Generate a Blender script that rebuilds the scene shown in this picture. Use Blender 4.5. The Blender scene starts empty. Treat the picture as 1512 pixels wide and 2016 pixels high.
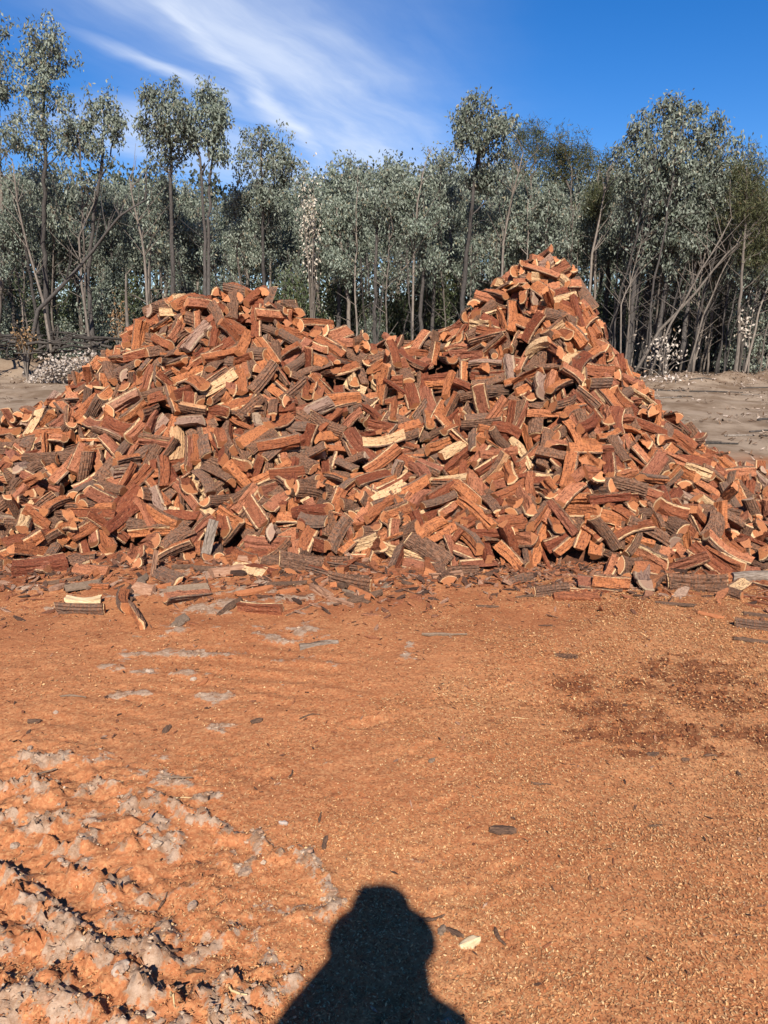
import bpy, bmesh, math, random
import numpy as np
from mathutils import Vector, Matrix

R = math.radians
random.seed(7)
rng = np.random.default_rng(7)
scene = bpy.context.scene
col = scene.collection

# ------------------------------------------------------------------ camera
CAM_H = 1.60
PITCH = R(13.6)
cam_data = bpy.data.cameras.new("camera")
cam = bpy.data.objects.new("camera", cam_data)
col.objects.link(cam)
cam.location = (0, 0, CAM_H)
cam.rotation_euler = (R(90) - PITCH, 0, 0)
cam_data.sensor_fit = 'VERTICAL'
cam_data.sensor_height = 24.0
cam_data.lens = 24.0 * 1516 / 2016
cam_data.clip_start = 0.005
cam_data.clip_end = 6000
scene.camera = cam

# ------------------------------------------------------------------ sun, sky, exposure
SUN_EL = 39.7          # the photographer's own shadow lies straight ahead and a little left
SUN_AZ = -1.0          # direction the shadows run, degrees from +Y towards +X
sun_d = bpy.data.lights.new("sun", 'SUN')
sun_d.energy = 5.0
sun_d.angle = R(0.53)
sun_d.color = (1.0, 0.945, 0.86)
sun = bpy.data.objects.new("sun", sun_d)
col.objects.link(sun)
sd = Vector((math.sin(R(SUN_AZ)) * math.cos(R(SUN_EL)), math.cos(R(SUN_AZ)) * math.cos(R(SUN_EL)), -math.sin(R(SUN_EL))))
sun.rotation_euler = sd.to_track_quat('-Z', 'Y').to_euler()
sun.location = (4, -10, 12)

world = bpy.data.worlds.new("World")
scene.world = world
world.use_nodes = True


class NT:
    """tiny node helper"""
    def __init__(self, tree):
        self.t = tree
        self.n = tree.nodes
        self.l = tree.links

    def node(self, typ, **kw):
        nd = self.n.new(typ)
        for k, v in kw.items():
            setattr(nd, k, v)
        return nd

    def put(self, sock, val):
        if isinstance(val, bpy.types.NodeSocket):
            self.l.new(val, sock)
        else:
            if hasattr(sock.default_value, '__len__') and not hasattr(val, '__len__'):
                val = [val] * len(sock.default_value)
            if hasattr(sock.default_value, '__len__') and len(sock.default_value) == 4 and len(val) == 3:
                val = (*val, 1)
            sock.default_value = val

    def math(self, op, a, b=0.0, c=None, clamp=False):
        nd = self.node('ShaderNodeMath', operation=op, use_clamp=clamp)
        self.put(nd.inputs[0], a)
        self.put(nd.inputs[1], b)
        if c is not None:
            self.put(nd.inputs[2], c)
        return nd.outputs[0]

    def mix(self, f, a, b, blend='MIX'):
        nd = self.node('ShaderNodeMix', data_type='RGBA', blend_type=blend)
        self.put(nd.inputs[0], f)
        self.put(nd.inputs[6], a)
        self.put(nd.inputs[7], b)
        return nd.outputs[2]

    def smooth(self, v, lo, hi):
        nd = self.node('ShaderNodeMapRange', interpolation_type='SMOOTHSTEP')
        self.put(nd.inputs['Value'], v)
        nd.inputs['From Min'].default_value = lo
        nd.inputs['From Max'].default_value = hi
        return nd.outputs[0]

    def noise(self, vec, scale, detail=3.0, rough=0.55, out=0):
        nd = self.node('ShaderNodeTexNoise')
        if vec is not None:
            self.l.new(vec, nd.inputs['Vector'])
        nd.inputs['Scale'].default_value = scale
        nd.inputs['Detail'].default_value = detail
        nd.inputs['Roughness'].default_value = rough
        return nd.outputs[out]

    def vmul(self, vec, s):
        nd = self.node('ShaderNodeVectorMath', operation='MULTIPLY')
        self.l.new(vec, nd.inputs[0])
        nd.inputs[1].default_value = s
        return nd.outputs[0]

    def vadd(self, a, b):
        nd = self.node('ShaderNodeVectorMath', operation='ADD')
        self.put(nd.inputs[0], a)
        self.put(nd.inputs[1], b)
        return nd.outputs[0]

    def sep(self, vec):
        nd = self.node('ShaderNodeSeparateXYZ')
        self.l.new(vec, nd.inputs[0])
        return nd.outputs

    def comb(self, x, y, z):
        nd = self.node('ShaderNodeCombineXYZ')
        self.put(nd.inputs[0], x)
        self.put(nd.inputs[1], y)
        self.put(nd.inputs[2], z)
        return nd.outputs[0]

    def attr(self, name, out='Fac'):
        nd = self.node('ShaderNodeAttribute', attribute_name=name)
        return nd.outputs[out]


def build_world():
    w = NT(world.node_tree)
    w.n.clear()
    out = w.node('ShaderNodeOutputWorld')
    bg = w.node('ShaderNodeBackground')
    sky = w.node('ShaderNodeTexSky', sky_type='NISHITA')
    sky.sun_disc = False
    sky.sun_elevation = R(SUN_EL)
    sky.sun_rotation = R(180 + SUN_AZ)
    sky.altitude = 300
    sky.air_density = 1.0
    sky.dust_density = 0.25
    sky.ozone_density = 3.0
    # high thin cirrus, laid out on a flat layer far above the place
    tc = w.node('ShaderNodeTexCoord')
    x, y, z = w.sep(tc.outputs['Generated'])[:3]
    zc = w.math('MAXIMUM', z, 0.03)
    px = w.math('DIVIDE', x, zc)
    py = w.math('DIVIDE', y, zc)
    p = w.comb(px, py, 0.0)
    warp = w.math('SUBTRACT', w.noise(p, 1.1, 4, 0.55), 0.5)
    # fibrous texture, drawn out along the wind
    a = math.atan2(1.9, 0.75)
    u = w.math('ADD', w.math('MULTIPLY', px, math.cos(a)), w.math('MULTIPLY', py, math.sin(a)))
    v = w.math('ADD', w.math('MULTIPLY', px, -math.sin(a)), w.math('MULTIPLY', py, math.cos(a)))
    v2 = w.math('ADD', v, w.math('MULTIPLY', warp, 0.3))
    fib = w.noise(w.comb(w.math('MULTIPLY', u, 0.55), w.math('MULTIPLY', v2, 2.6), 3.7), 1.3, 5, 0.58)
    fib = w.smooth(fib, 0.28, 0.80)

    def streak(x0, y0, x1, y1, wd, ta, tb, wob):
        dx, dy = x1 - x0, y1 - y0
        ln = math.hypot(dx, dy)
        dx, dy = dx / ln, dy / ln
        t = w.math('ADD', w.math('MULTIPLY', w.math('SUBTRACT', px, x0), dx), w.math('MULTIPLY', w.math('SUBTRACT', py, y0), dy))
        s = w.math('ADD', w.math('MULTIPLY', w.math('SUBTRACT', px, x0), -dy), w.math('MULTIPLY', w.math('SUBTRACT', py, y0), dx))
        s = w.math('ADD', s, w.math('MULTIPLY', warp, wob))
        g = w.math('EXPONENT', w.math('MULTIPLY', w.math('POWER', w.math('ABSOLUTE', w.math('DIVIDE', s, wd)), 1.7), -1.0))
        m = w.math('MULTIPLY', w.smooth(t, ta, ta + 0.7), w.math('SUBTRACT', 1.0, w.smooth(t, tb - 1.2, tb)))
        return w.math('MULTIPLY', g, m)
    s1 = streak(-0.74, 2.2, -0.46, 4.4, 0.12, -0.9, 4.4, 0.30)
    s2 = streak(-1.10, 2.95, -0.80, 3.6, 0.075, -0.25, 1.7, 0.34)
    veil = streak(-0.62, 2.4, 0.15, 5.6, 0.46, -0.6, 7.0, 0.5)
    low = streak(-1.3, 4.2, 0.1, 7.2, 0.55, -0.6, 7.5, 0.6)
    core = w.math('MULTIPLY', w.math('MAXIMUM', s1, s2), w.math('MULTIPLY_ADD', fib, 0.62, 0.36))
    soft = w.math('MULTIPLY', w.math('MAXIMUM', veil, low), w.math('MULTIPLY_ADD', fib, 0.46, 0.36))
    dens = w.math('MAXIMUM', core, soft)
    dens = w.math('MULTIPLY', dens, 0.95, clamp=True)
    hs = w.node('ShaderNodeHueSaturation')
    hs.inputs['Saturation'].default_value = 1.40
    w.l.new(sky.outputs[0], hs.inputs['Color'])
    blue = w.mix(1.0, hs.outputs[0], (1.0, 1.03, 1.30), 'MULTIPLY')
    c = w.mix(dens, blue, (8.4, 9.2, 10.6))
    w.l.new(c, bg.inputs['Color'])
    bg.inputs['Strength'].default_value = 0.052
    w.l.new(bg.outputs[0], out.inputs['Surface'])


build_world()
scene.view_settings.view_transform = 'Standard'
scene.view_settings.look = 'None'
scene.view_settings.gamma = 1
scene.view_settings.use_curve_mapping = False
scene.view_settings.exposure = 0.98
scene.render.engine = 'CYCLES'
scene.cycles.use_denoising = True
scene.cycles.max_bounces = 6
scene.cycles.transparent_max_bounces = 8


# ------------------------------------------------------------------ helpers
def tag(o, label=None, cat=None, group=None, kind=None):
    if label: o['label'] = label
    if cat: o['category'] = cat
    if group: o['group'] = group
    if kind: o['kind'] = kind
    return o


def empty(name, loc=(0, 0, 0), rz=0.0):
    o = bpy.data.objects.new(name, None)
    o.empty_display_size = 0.1
    col.objects.link(o)
    o.location = loc
    o.rotation_euler = (0, 0, rz)
    return o


def link(name, me, parent=None):
    o = bpy.data.objects.new(name, me)
    col.objects.link(o)
    if parent is not None:
        o.parent = parent
    return o


def copy_tree(o, parent=None):
    c = o.copy()
    col.objects.link(c)
    c.parent = parent
    for ch in o.children:
        copy_tree(ch, c)
    return c


def np_mesh(name, verts, faces_flat, loop_starts, mats, mat_index=None, smooth=False, attrs=None):
    me = bpy.data.meshes.new(name)
    verts = np.asarray(verts, dtype=np.float32)
    faces_flat = np.asarray(faces_flat, dtype=np.int32)
    loop_starts = np.asarray(loop_starts, dtype=np.int32)
    me.vertices.add(len(verts))
    me.vertices.foreach_set('co', verts.ravel())
    me.loops.add(len(faces_flat))
    me.loops.foreach_set('vertex_index', faces_flat)
    me.polygons.add(len(loop_starts))
    me.polygons.foreach_set('loop_start', loop_starts)
    for m in mats:
        me.materials.append(m)
    if mat_index is not None:
        me.polygons.foreach_set('material_index', np.asarray(mat_index, dtype=np.int32))
    me.polygons.foreach_set('use_smooth', np.full(len(loop_starts), smooth, dtype=bool))
    if attrs:
        for k, a in attrs.items():
            a = np.asarray(a, dtype=np.float32)
            if a.ndim == 1:
                at = me.attributes.new(k, 'FLOAT', 'POINT')
                at.data.foreach_set('value', a)
            else:
                at = me.attributes.new(k, 'FLOAT_VECTOR', 'POINT')
                at.data.foreach_set('vector', a.ravel())
    me.update(calc_edges=True)
    me.validate()
    return me


class MB:
    """collects verts / faces / material slots / attributes for one mesh"""
    def __init__(self):
        self.v, self.f, self.m, self.a = [], [], [], []

    def mesh(self, name, mats, smooth=False):
        flat, st = [], []
        for f in self.f:
            st.append(len(flat))
            flat.extend(f)
        at = {'lc': np.array(self.a)} if self.a else None
        return np_mesh(name, np.array(self.v), flat, st, mats, self.m if self.m else None, smooth, at)

    def tube(self, pts, rad, sides=6, slot=0, cap=True):
        pts = [Vector(p) for p in pts]
        base = len(self.v)
        n = len(pts)
        up = Vector((0.31, 0.9, 0.2))
        for i, p in enumerate(pts):
            d = (pts[min(i + 1, n - 1)] - pts[max(i - 1, 0)])
            if d.length < 1e-9: d = Vector((0, 0, 1))
            d.normalize()
            a = d.cross(up)
            if a.length < 1e-4: a = d.cross(Vector((1, 0, 0)))
            a.normalize()
            b = d.cross(a)
            for k in range(sides):
                t = 2 * math.pi * k / sides
                self.v.append(tuple(p + (a * math.cos(t) + b * math.sin(t)) * rad[i]))
        for i in range(n - 1):
            for k in range(sides):
                k2 = (k + 1) % sides
                self.f.append((base + i * sides + k, base + i * sides + k2, base + (i + 1) * sides + k2, base + (i + 1) * sides + k))
                self.m.append(slot)
        if cap:
            self.f.append(tuple(base + k for k in range(sides))[::-1]); self.m.append(slot)
            self.f.append(tuple(base + (n - 1) * sides + k for k in range(sides))); self.m.append(slot)


def ray(px, py):
    u, v = (px - 756) / 1516, (1008 - py) / 1516
    return Vector((u, math.cos(PITCH) + v * math.sin(PITCH), -math.sin(PITCH) + v * math.cos(PITCH)))


def at(px, py, d):
    """point of the place seen in that direction, d metres ahead"""
    r = ray(px, py)
    return Vector((0, 0, CAM_H)) + r * (d / r.y)


def gnd(px, py):
    """point of the flat ground seen in that direction"""
    r = ray(px, py)
    return Vector((0, 0, CAM_H)) + r * (CAM_H / -r.z)


# gradient noise
_perm = np.random.default_rng(11).permutation(4096)
_ga = np.random.default_rng(12).uniform(0, 2 * np.pi, 4096)


def pn(x, y, seed=0):
    x = np.asarray(x, dtype=np.float64); y = np.asarray(y, dtype=np.float64)
    xi = np.floor(x).astype(np.int64); yi = np.floor(y).astype(np.int64)
    fx, fy = x - xi, y - yi
    sx = fx * fx * fx * (fx * (fx * 6 - 15) + 10)
    sy = fy * fy * fy * (fy * (fy * 6 - 15) + 10)

    def g(ix, iy, dx, dy):
        h = _perm[(_perm[(ix + seed * 131) % 4096] + iy) % 4096]
        a = _ga[h]
        return np.cos(a) * dx + np.sin(a) * dy
    n00 = g(xi, yi, fx, fy); n10 = g(xi + 1, yi, fx - 1, fy)
    n01 = g(xi, yi + 1, fx, fy - 1); n11 = g(xi + 1, yi + 1, fx - 1, fy - 1)
    return 1.5 * ((n00 * (1 - sx) + n10 * sx) * (1 - sy) + (n01 * (1 - sx) + n11 * sx) * sy)


def fbm(x, y, oct=4, seed=0, gain=0.5):
    s, a, f = 0, 1, 1
    for i in range(oct):
        s = s + a * pn(x * f, y * f, seed + i * 7)
        a *= gain; f *= 2.03
    return s


def sst(v, a, b):
    t = np.clip((v - a) / (b - a), 0, 1)
    return t * t * (3 - 2 * t)


# ------------------------------------------------------------------ materials
def new_mat(name):
    m = bpy.data.materials.new(name)
    m.use_nodes = True
    w = NT(m.node_tree)
    w.n.clear()
    out = w.node('ShaderNodeOutputMaterial')
    b = w.node('ShaderNodeBsdfPrincipled')
    w.l.new(b.outputs[0], out.inputs['Surface'])
    b.inputs['Roughness'].default_value = 0.85
    b.inputs['Specular IOR Level'].default_value = 0.2
    return m, w, b


def bump(w, b, h, strength, dist):
    bp = w.node('ShaderNodeBump')
    bp.inputs['Strength'].default_value = strength
    bp.inputs['Distance'].default_value = dist
    w.put(bp.inputs['Height'], h)
    w.l.new(bp.outputs[0], b.inputs['Normal'])


def rnd_of(w):
    oi = w.node('ShaderNodeObjectInfo')
    return w.math('FRACT', w.math('ADD', oi.outputs['Random'], w.attr('rnd')))


def split_wood(name, end=False):
    m, w, b = new_mat(name)
    lc = w.attr('lc', 'Vector')
    x, y, z = w.sep(lc)[:3]
    rnd = rnd_of(w)
    rnd2 = w.math('FRACT', w.math('MULTIPLY', rnd, 17.31))
    rnd3 = w.math('FRACT', w.math('MULTIPLY', rnd, 5.77))
    off = w.comb(w.math('MULTIPLY', rnd, 31.0), w.math('MULTIPLY', rnd2, 17.0), w.math('MULTIPLY', rnd3, 11.0))
    rr = w.math('SQRT', w.math('ADD', w.math('MULTIPLY', y, y), w.math('MULTIPLY', z, z)))
    grain_v = w.vadd(w.comb(w.math('MULTIPLY', x, 3.0), w.math('MULTIPLY', y, 4.5), w.math('MULTIPLY', z, 4.5)), off)
    g1 = w.noise(grain_v, 2.2, 5, 0.62)
    g2 = w.noise(w.vadd(w.vmul(lc, (9.0, 1.6, 1.6)), off), 1.6, 3, 0.55)
    edge = w.math('ADD', rr, w.math('MULTIPLY', w.math('SUBTRACT', g1, 0.5), 0.22))
    edge = w.math('ADD', edge, w.math('MULTIPLY_ADD', rnd3, 0.20, -0.12))
    sap = w.smooth(edge, 0.87, 0.92)
    # heartwood: brick red to orange, some pink, log by log
    heart = w.mix(w.smooth(rnd, 0.0, 1.0), (0.205, 0.048, 0.020), (0.590, 0.210, 0.076))
    heart = w.mix(w.math('MULTIPLY', w.smooth(rnd2, 0.55, 0.85), 0.42), heart, (0.58, 0.245, 0.145))
    heart = w.mix(w.math('MULTIPLY', w.smooth(g2, 0.42, 0.72), 0.7), heart, (0.170, 0.050, 0.026))
    heart = w.mix(w.math('MULTIPLY', w.smooth(g1, 0.50, 0.75), 0.5), heart, (0.66, 0.310, 0.150))
    sapc = w.mix(g2, (0.74, 0.43, 0.190), (0.88, 0.66, 0.38))
    if end:
        rg = w.math('SINE', w.math('MULTIPLY', w.math('ADD', rr, w.math('MULTIPLY', g2, 0.10)), 46.0))
        heart = w.mix(w.math('MULTIPLY', w.smooth(rg, -0.2, 1.0), 0.28), heart, (0.68, 0.32, 0.14))
        heart = w.mix(0.45, heart, (0.58, 0.235, 0.092))
    pale = w.smooth(w.math('FRACT', w.math('MULTIPLY', rnd, 41.3)), 0.93, 0.94)
    sap = w.math('MAXIMUM', w.math('MULTIPLY', sap, w.math('MULTIPLY_ADD', rnd2, 0.45, 0.6)), w.math('MULTIPLY', pale, 0.0 if end else w.math('MULTIPLY', w.smooth(g1, 0.15, 0.50), 0.85)))
    c = w.mix(sap, heart, sapc)
    # dust and dirt
    dirt = w.noise(w.vadd(w.vmul(lc, (7.0, 0.8, 0.8)), off), 1.3, 4, 0.6)
    c = w.mix(w.math('MULTIPLY', w.smooth(dirt, 0.50, 0.72), 0.45), c, (0.34, 0.135, 0.064))
    # a few weathered grey pieces
    grey = w.math('MULTIPLY', w.smooth(rnd3, 0.955, 0.965), 0.7)
    c = w.mix(grey, c, (0.34, 0.25, 0.19))
    # dark hairline checks along the grain
    ck = w.noise(w.vadd(w.comb(w.math('MULTIPLY', x, 2.0), w.math('MULTIPLY', y, 6.5), w.math('MULTIPLY', z, 6.5)), off), 1.5, 3, 0.6)
    c = w.mix(w.math('MULTIPLY', w.smooth(ck, 0.55, 0.64), 0.18 if end else 0.8), c, (0.085, 0.026, 0.015))
    w.l.new(c, b.inputs['Base Color'])
    b.inputs['Roughness'].default_value = 0.75
    h = w.math('ADD', g1, w.math('MULTIPLY', ck, -0.8))
    bump(w, b, h, 0.4 if end else 1.0, 0.012)
    return m


def bark_mat(name):
    m, w, b = new_mat(name)
    lc = w.attr('lc', 'Vector')
    rnd = rnd_of(w)
    rnd2 = w.math('FRACT', w.math('MULTIPLY', rnd, 13.7))
    off = w.comb(w.math('MULTIPLY', rnd, 31.0), w.math('MULTIPLY', rnd2, 17.0), 0.0)
    n1 = w.noise(w.vadd(w.vmul(lc, (3.2, 7.0, 7.0)), off), 1.4, 6, 0.68)
    n2 = w.noise(w.vadd(w.vmul(lc, (6.0, 1.2, 1.2)), off), 2.0, 4, 0.6)
    c = w.mix(w.smooth(n1, 0.32, 0.68), (0.028, 0.013, 0.009), (0.340, 0.190, 0.118))
    c = w.mix(w.math('MULTIPLY', w.smooth(rnd, 0.55, 1.0), 0.4), c, (0.21, 0.160, 0.125))
    c = w.mix(w.math('MULTIPLY', w.smooth(n2, 0.42, 0.66), w.math('MULTIPLY_ADD', rnd2, 0.55, 0.4)), c, (0.38, 0.160, 0.078))
    w.l.new(c, b.inputs['Base Color'])
    b.inputs['Roughness'].default_value = 0.95
    bump(w, b, n1, 1.0, 0.018)
    return m


def plain(name, c1, c2, scale=8.0, stretch=(1, 1, 1), bs=0.4, bd=0.01, rough=0.9, vary=0.0):
    m, w, b = new_mat(name)
    tc = w.node('ShaderNodeTexCoord')
    v = w.vmul(tc.outputs['Object'], stretch)
    oi = w.node('ShaderNodeObjectInfo')
    v = w.vadd(v, w.comb(w.math('MULTIPLY', oi.outputs['Random'], 40.0), 0.0, 0.0))
    n = w.noise(v, scale, 5, 0.6)
    c = w.mix(w.smooth(n, 0.3, 0.7), c1, c2)
    if vary:
        hs = w.node('ShaderNodeHueSaturation')
        w.l.new(c, hs.inputs['Color'])
        w.put(hs.inputs['Value'], w.math('MULTIPLY_ADD', oi.outputs['Random'], vary, 1 - vary / 2))
        c = hs.outputs[0]
    w.l.new(c, b.inputs['Base Color'])
    b.inputs['Roughness'].default_value = rough
    bump(w, b, n, bs, bd)
    return m


def leaf_mat(name, ca, cb, cc, transl=0.25, rough=0.5):
    m = bpy.data.materials.new(name)
    m.use_nodes = True
    w = NT(m.node_tree)
    w.n.clear()
    out = w.node('ShaderNodeOutputMaterial')
    b = w.node('ShaderNodeBsdfPrincipled')
    tr = w.node('ShaderNodeBsdfTranslucent')
    mx = w.node('ShaderNodeMixShader')
    oi = w.node('ShaderNodeObjectInfo')
    r = w.attr('rnd')
    c = w.mix(w.smooth(r, 0.0, 0.75), ca, cb)
    c = w.mix(w.smooth(r, 0.93, 0.97), c, cc)
    hs = w.node('ShaderNodeHueSaturation')
    w.l.new(c, hs.inputs['Color'])
    w.put(hs.inputs['Value'], w.math('MULTIPLY_ADD', oi.outputs['Random'], 0.35, 0.82))
    w.put(hs.inputs['Hue'], w.math('MULTIPLY_ADD', w.math('FRACT', w.math('MULTIPLY', oi.outputs['Random'], 7.3)), 0.03, 0.485))
    w.l.new(hs.outputs[0], b.inputs['Base Color'])
    w.l.new(hs.outputs[0], tr.inputs['Color'])
    b.inputs['Roughness'].default_value = rough
    b.inputs['Specular IOR Level'].default_value = 0.3
    mx.inputs[0].default_value = transl
    w.l.new(b.outputs[0], mx.inputs[1])
    w.l.new(tr.outputs[0], mx.inputs[2])
    w.l.new(mx.outputs[0], out.inputs['Surface'])
    return m


M = {}
M['split'] = split_wood('split_wood')
M['end'] = split_wood('sawn_end', True)
M['bark'] = bark_mat('ironbark')
M['trunk'] = plain('trunk_bark', (0.050, 0.042, 0.037), (0.125, 0.108, 0.095), 9.0, (6, 6, 0.8), 0.8, 0.03, vary=0.5)
M['sapling'] = plain('sapling_bark', (0.13, 0.105, 0.085), (0.26, 0.215, 0.175), 9.0, (5, 5, 0.7), 0.4, 0.01, vary=0.7)
M['leaf'] = leaf_mat('eucalypt_leaf', (0.140, 0.170, 0.118), (0.325, 0.355, 0.278), (0.33, 0.27, 0.17))
M['leaf_far'] = leaf_mat('far_leaf', (0.070, 0.088, 0.052), (0.140, 0.160, 0.110), (0.25, 0.20, 0.12))
M['wattle'] = leaf_mat('wattle_leaf', (0.060, 0.068, 0.026), (0.130, 0.135, 0.060), (0.20, 0.14, 0.07))
M['shrub'] = leaf_mat('shrub_leaf', (0.050, 0.065, 0.026), (0.105, 0.125, 0.055), (0.20, 0.17, 0.08))
M['deadleaf'] = leaf_mat('dead_leaf', (0.52, 0.42, 0.33), (0.68, 0.58, 0.48), (0.40, 0.26, 0.15), 0.15, 0.7)
M['brownleaf'] = leaf_mat('brown_leaf', (0.30, 0.17, 0.07), (0.42, 0.26, 0.12), (0.5, 0.4, 0.28), 0.15, 0.7)
M['deadwood'] = plain('dead_wood', (0.035, 0.029, 0.024), (0.11, 0.092, 0.078), 10.0, (4, 4, 4), 0.5, 0.01, vary=0.6)
M['greywood'] = plain('grey_wood', (0.15, 0.105, 0.075), (0.34, 0.265, 0.205), 30.0, (1, 5, 5), 0.6, 0.006, vary=0.3)
M['stone'] = plain('stone', (0.30, 0.22, 0.17), (0.52, 0.43, 0.36), 40.0, (1, 1, 1), 0.5, 0.004, vary=0.3)
M['clod'] = plain('dry_clay', (0.30, 0.185, 0.120), (0.50, 0.385, 0.290), 26.0, (1, 1, 1), 0.8, 0.01, vary=0.25)


# ------------------------------------------------------------------ ground
def poly_px(pts):
    return [tuple(gnd(a, b)[:2]) for a, b in pts]


RIDGES = [  # dried mud thrown up by tyres: outline on the ground, height, half width
    (poly_px([(-40, 1720), (30, 1745), (70, 1790), (105, 1838), (150, 1855), (205, 1895), (270, 1955), (330, 1990), (400, 1992), (445, 2000), (480, 2030)]), 0.060, 0.036),
    (poly_px([(-30, 1840), (40, 1870), (110, 1850), (160, 1880)]), 0.030, 0.045),
    (poly_px([(190, 1885), (260, 1872), (318, 1893)]), 0.048, 0.030),
    (poly_px([(255, 1600), (290, 1572), (308, 1590), (312, 1625), (292, 1662), (245, 1678)]), 0.030, 0.022),
    (poly_px([(310, 1578), (360, 1600), (412, 1625), (455, 1650), (500, 1652), (545, 1690)]), 0.034, 0.024),
    (poly_px([(560, 1692), (603, 1684), (612, 1715), (650, 1765), (662, 1790)]), 0.026, 0.024),
    (poly_px([(590, 1800), (640, 1800), (655, 1775)]), 0.016, 0.028),
    (poly_px([(450, 1940), (485, 1975), (530, 1960), (578, 1928)]), 0.034, 0.026),
    (poly_px([(510, 1915), (535, 1880)]), 0.022, 0.018),
    (poly_px([(378, 1885), (420, 1855), (475, 1818)]), 0.020, 0.016),
    (poly_px([(-20, 1560), (50, 1548), (115, 1570)]), 0.034, 0.030),
    (poly_px([(30, 1498), (90, 1500), (140, 1495)]), 0.022, 0.020),
    (poly_px([(30, 1645), (85, 1625), (118, 1622)]), 0.034, 0.030),
    (poly_px([(95, 1665), (150, 1680), (180, 1655)]), 0.036, 0.028),
    (poly_px([(145, 1725), (190, 1740), (215, 1765)]), 0.034, 0.024),
    (poly_px([(330, 2060), (370, 1995), (425, 1975), (470, 2005)]), 0.045, 0.030),
    (poly_px([(225, 1805), (290, 1825), (330, 1850)]), 0.016, 0.032),
    (poly_px([(250, 1740), (262, 1770), (305, 1780)]), 0.016, 0.012),
    (poly_px([(310, 1670), (345, 1650), (355, 1690)]), 0.020, 0.024),
    (poly_px([(440, 1690), (480, 1710), (545, 1690)]), 0.015, 0.022),
    (poly_px([(-30, 1960), (40, 1985), (100, 1940), (110, 1960)]), 0.036, 0.040),
    (poly_px([(140, 1985), (200, 2010), (250, 2030)]), 0.036, 0.034),
    (poly_px([(-40, 1610), (20, 1600), (50, 1588)]), 0.030, 0.030),
    (poly_px([(160, 1565), (185, 1550), (230, 1560)]), 0.018, 0.018),
    (poly_px([(270, 1530), (350, 1538), (390, 1530)]), 0.010, 0.026),
    (poly_px([(270, 1572), (350, 1580), (412, 1570)]), 0.012, 0.026),
]
GREY = [  # patches of grey clay showing through the sawdust: x, y, rx, ry
    (*gnd(100, 1500)[:2], .16, .06), (*gnd(230, 1303)[:2], .13, .12), (*gnd(350, 1245)[:2], .15, .10), (*gnd(340, 1290)[:2], .25, .05),
    (*gnd(250, 1370)[:2], .10, .06), (*gnd(430, 1372)[:2], .12, .06), (*gnd(445, 1425)[:2], .10, .05), (*gnd(330, 1325)[:2], .22, .05),
    (*gnd(560, 1250)[:2], .25, .16), (*gnd(580, 1180)[:2], .35, .18), (*gnd(620, 1300)[:2], .25, .06), (*gnd(400, 1290)[:2], .20, .08),
    (*gnd(260, 1105)[:2], .35, .20), (*gnd(380, 1130)[:2], .40, .22), (*gnd(490, 1160)[:2], .35, .18), (*gnd(300, 1170)[:2], .4, .14),
    (*gnd(700, 1150)[:2], .30, .14), (*gnd(60, 1200)[:2], .2, .06), (*gnd(380, 1490)[:2], .12, .04), (*gnd(350, 1545)[:2], .10, .03),
    (*gnd(800, 1285)[:2], .12, .10), (*gnd(420, 1195)[:2], .3, .2), (*gnd(100, 1160)[:2], .3, .08),
]
DAMP = [
    (*gnd(1380, 1325)[:2], .30, .20), (*gnd(1130, 1352)[:2], .13, .12), (*gnd(1250, 1350)[:2], .14, .10), (*gnd(1420, 1375)[:2], .32, .16),
    (*gnd(1290, 1440)[:2], .28, .13), (*gnd(1150, 1440)[:2], .10, .05), (*gnd(1280, 1480)[:2], .16, .04), (*gnd(1200, 1400)[:2], .22, .10),
    (*gnd(1470, 1440)[:2], .16, .10),
]


FOOT = [(*gnd(a, b)[:2], c, d) for a, b, c, d in ((350, 1532, .1, .10), (350, 1572, .2, .11), (395, 1495, 1.2, .07), (470, 1500, 1.1, .06), (520, 1530, 1.2, .07), (900, 1770, .1, .09), (900, 1690, .5, .07), (870, 1585, .7, .06), (1000, 1710, .4, .06), (720, 1420, .3, .08), (830, 1480, .9, .07))]


def seg_dist(x, y, pts):
    d = np.full(x.shape, 9.0)
    for (ax, ay), (bx, by) in zip(pts[:-1], pts[1:]):
        dx, dy = bx - ax, by - ay
        t = np.clip(((x - ax) * dx + (y - ay) * dy) / (dx * dx + dy * dy + 1e-9), 0, 1)
        d = np.minimum(d, np.hypot(x - ax - t * dx, y - ay - t * dy))
    return d


def cells(x, y, seed):
    """random value of the nearest crust plate, and the distance to its edge"""
    xi = np.floor(x).astype(np.int64); yi = np.floor(y).astype(np.int64)
    f1 = np.full(x.shape, 9.0); f2 = np.full(x.shape, 9.0); val = np.zeros_like(x)
    for dx in (-1, 0, 1):
        for dy in (-1, 0, 1):
            hsh = _perm[(_perm[(xi + dx + seed * 57) % 4096] + yi + dy) % 4096]
            px = xi + dx + 0.5 + 0.45 * np.cos(_ga[hsh]); py = yi + dy + 0.5 + 0.45 * np.sin(_ga[hsh] * 1.7)
            d = np.hypot(x - px, y - py)
            v = _perm[(hsh + 91) % 4096] / 4096.0
            near = d < f1
            f2 = np.where(near, f1, np.minimum(f2, d))
            val = np.where(near, v, val)
            f1 = np.where(near, d, f1)
    return val, f2 - f1


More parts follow.
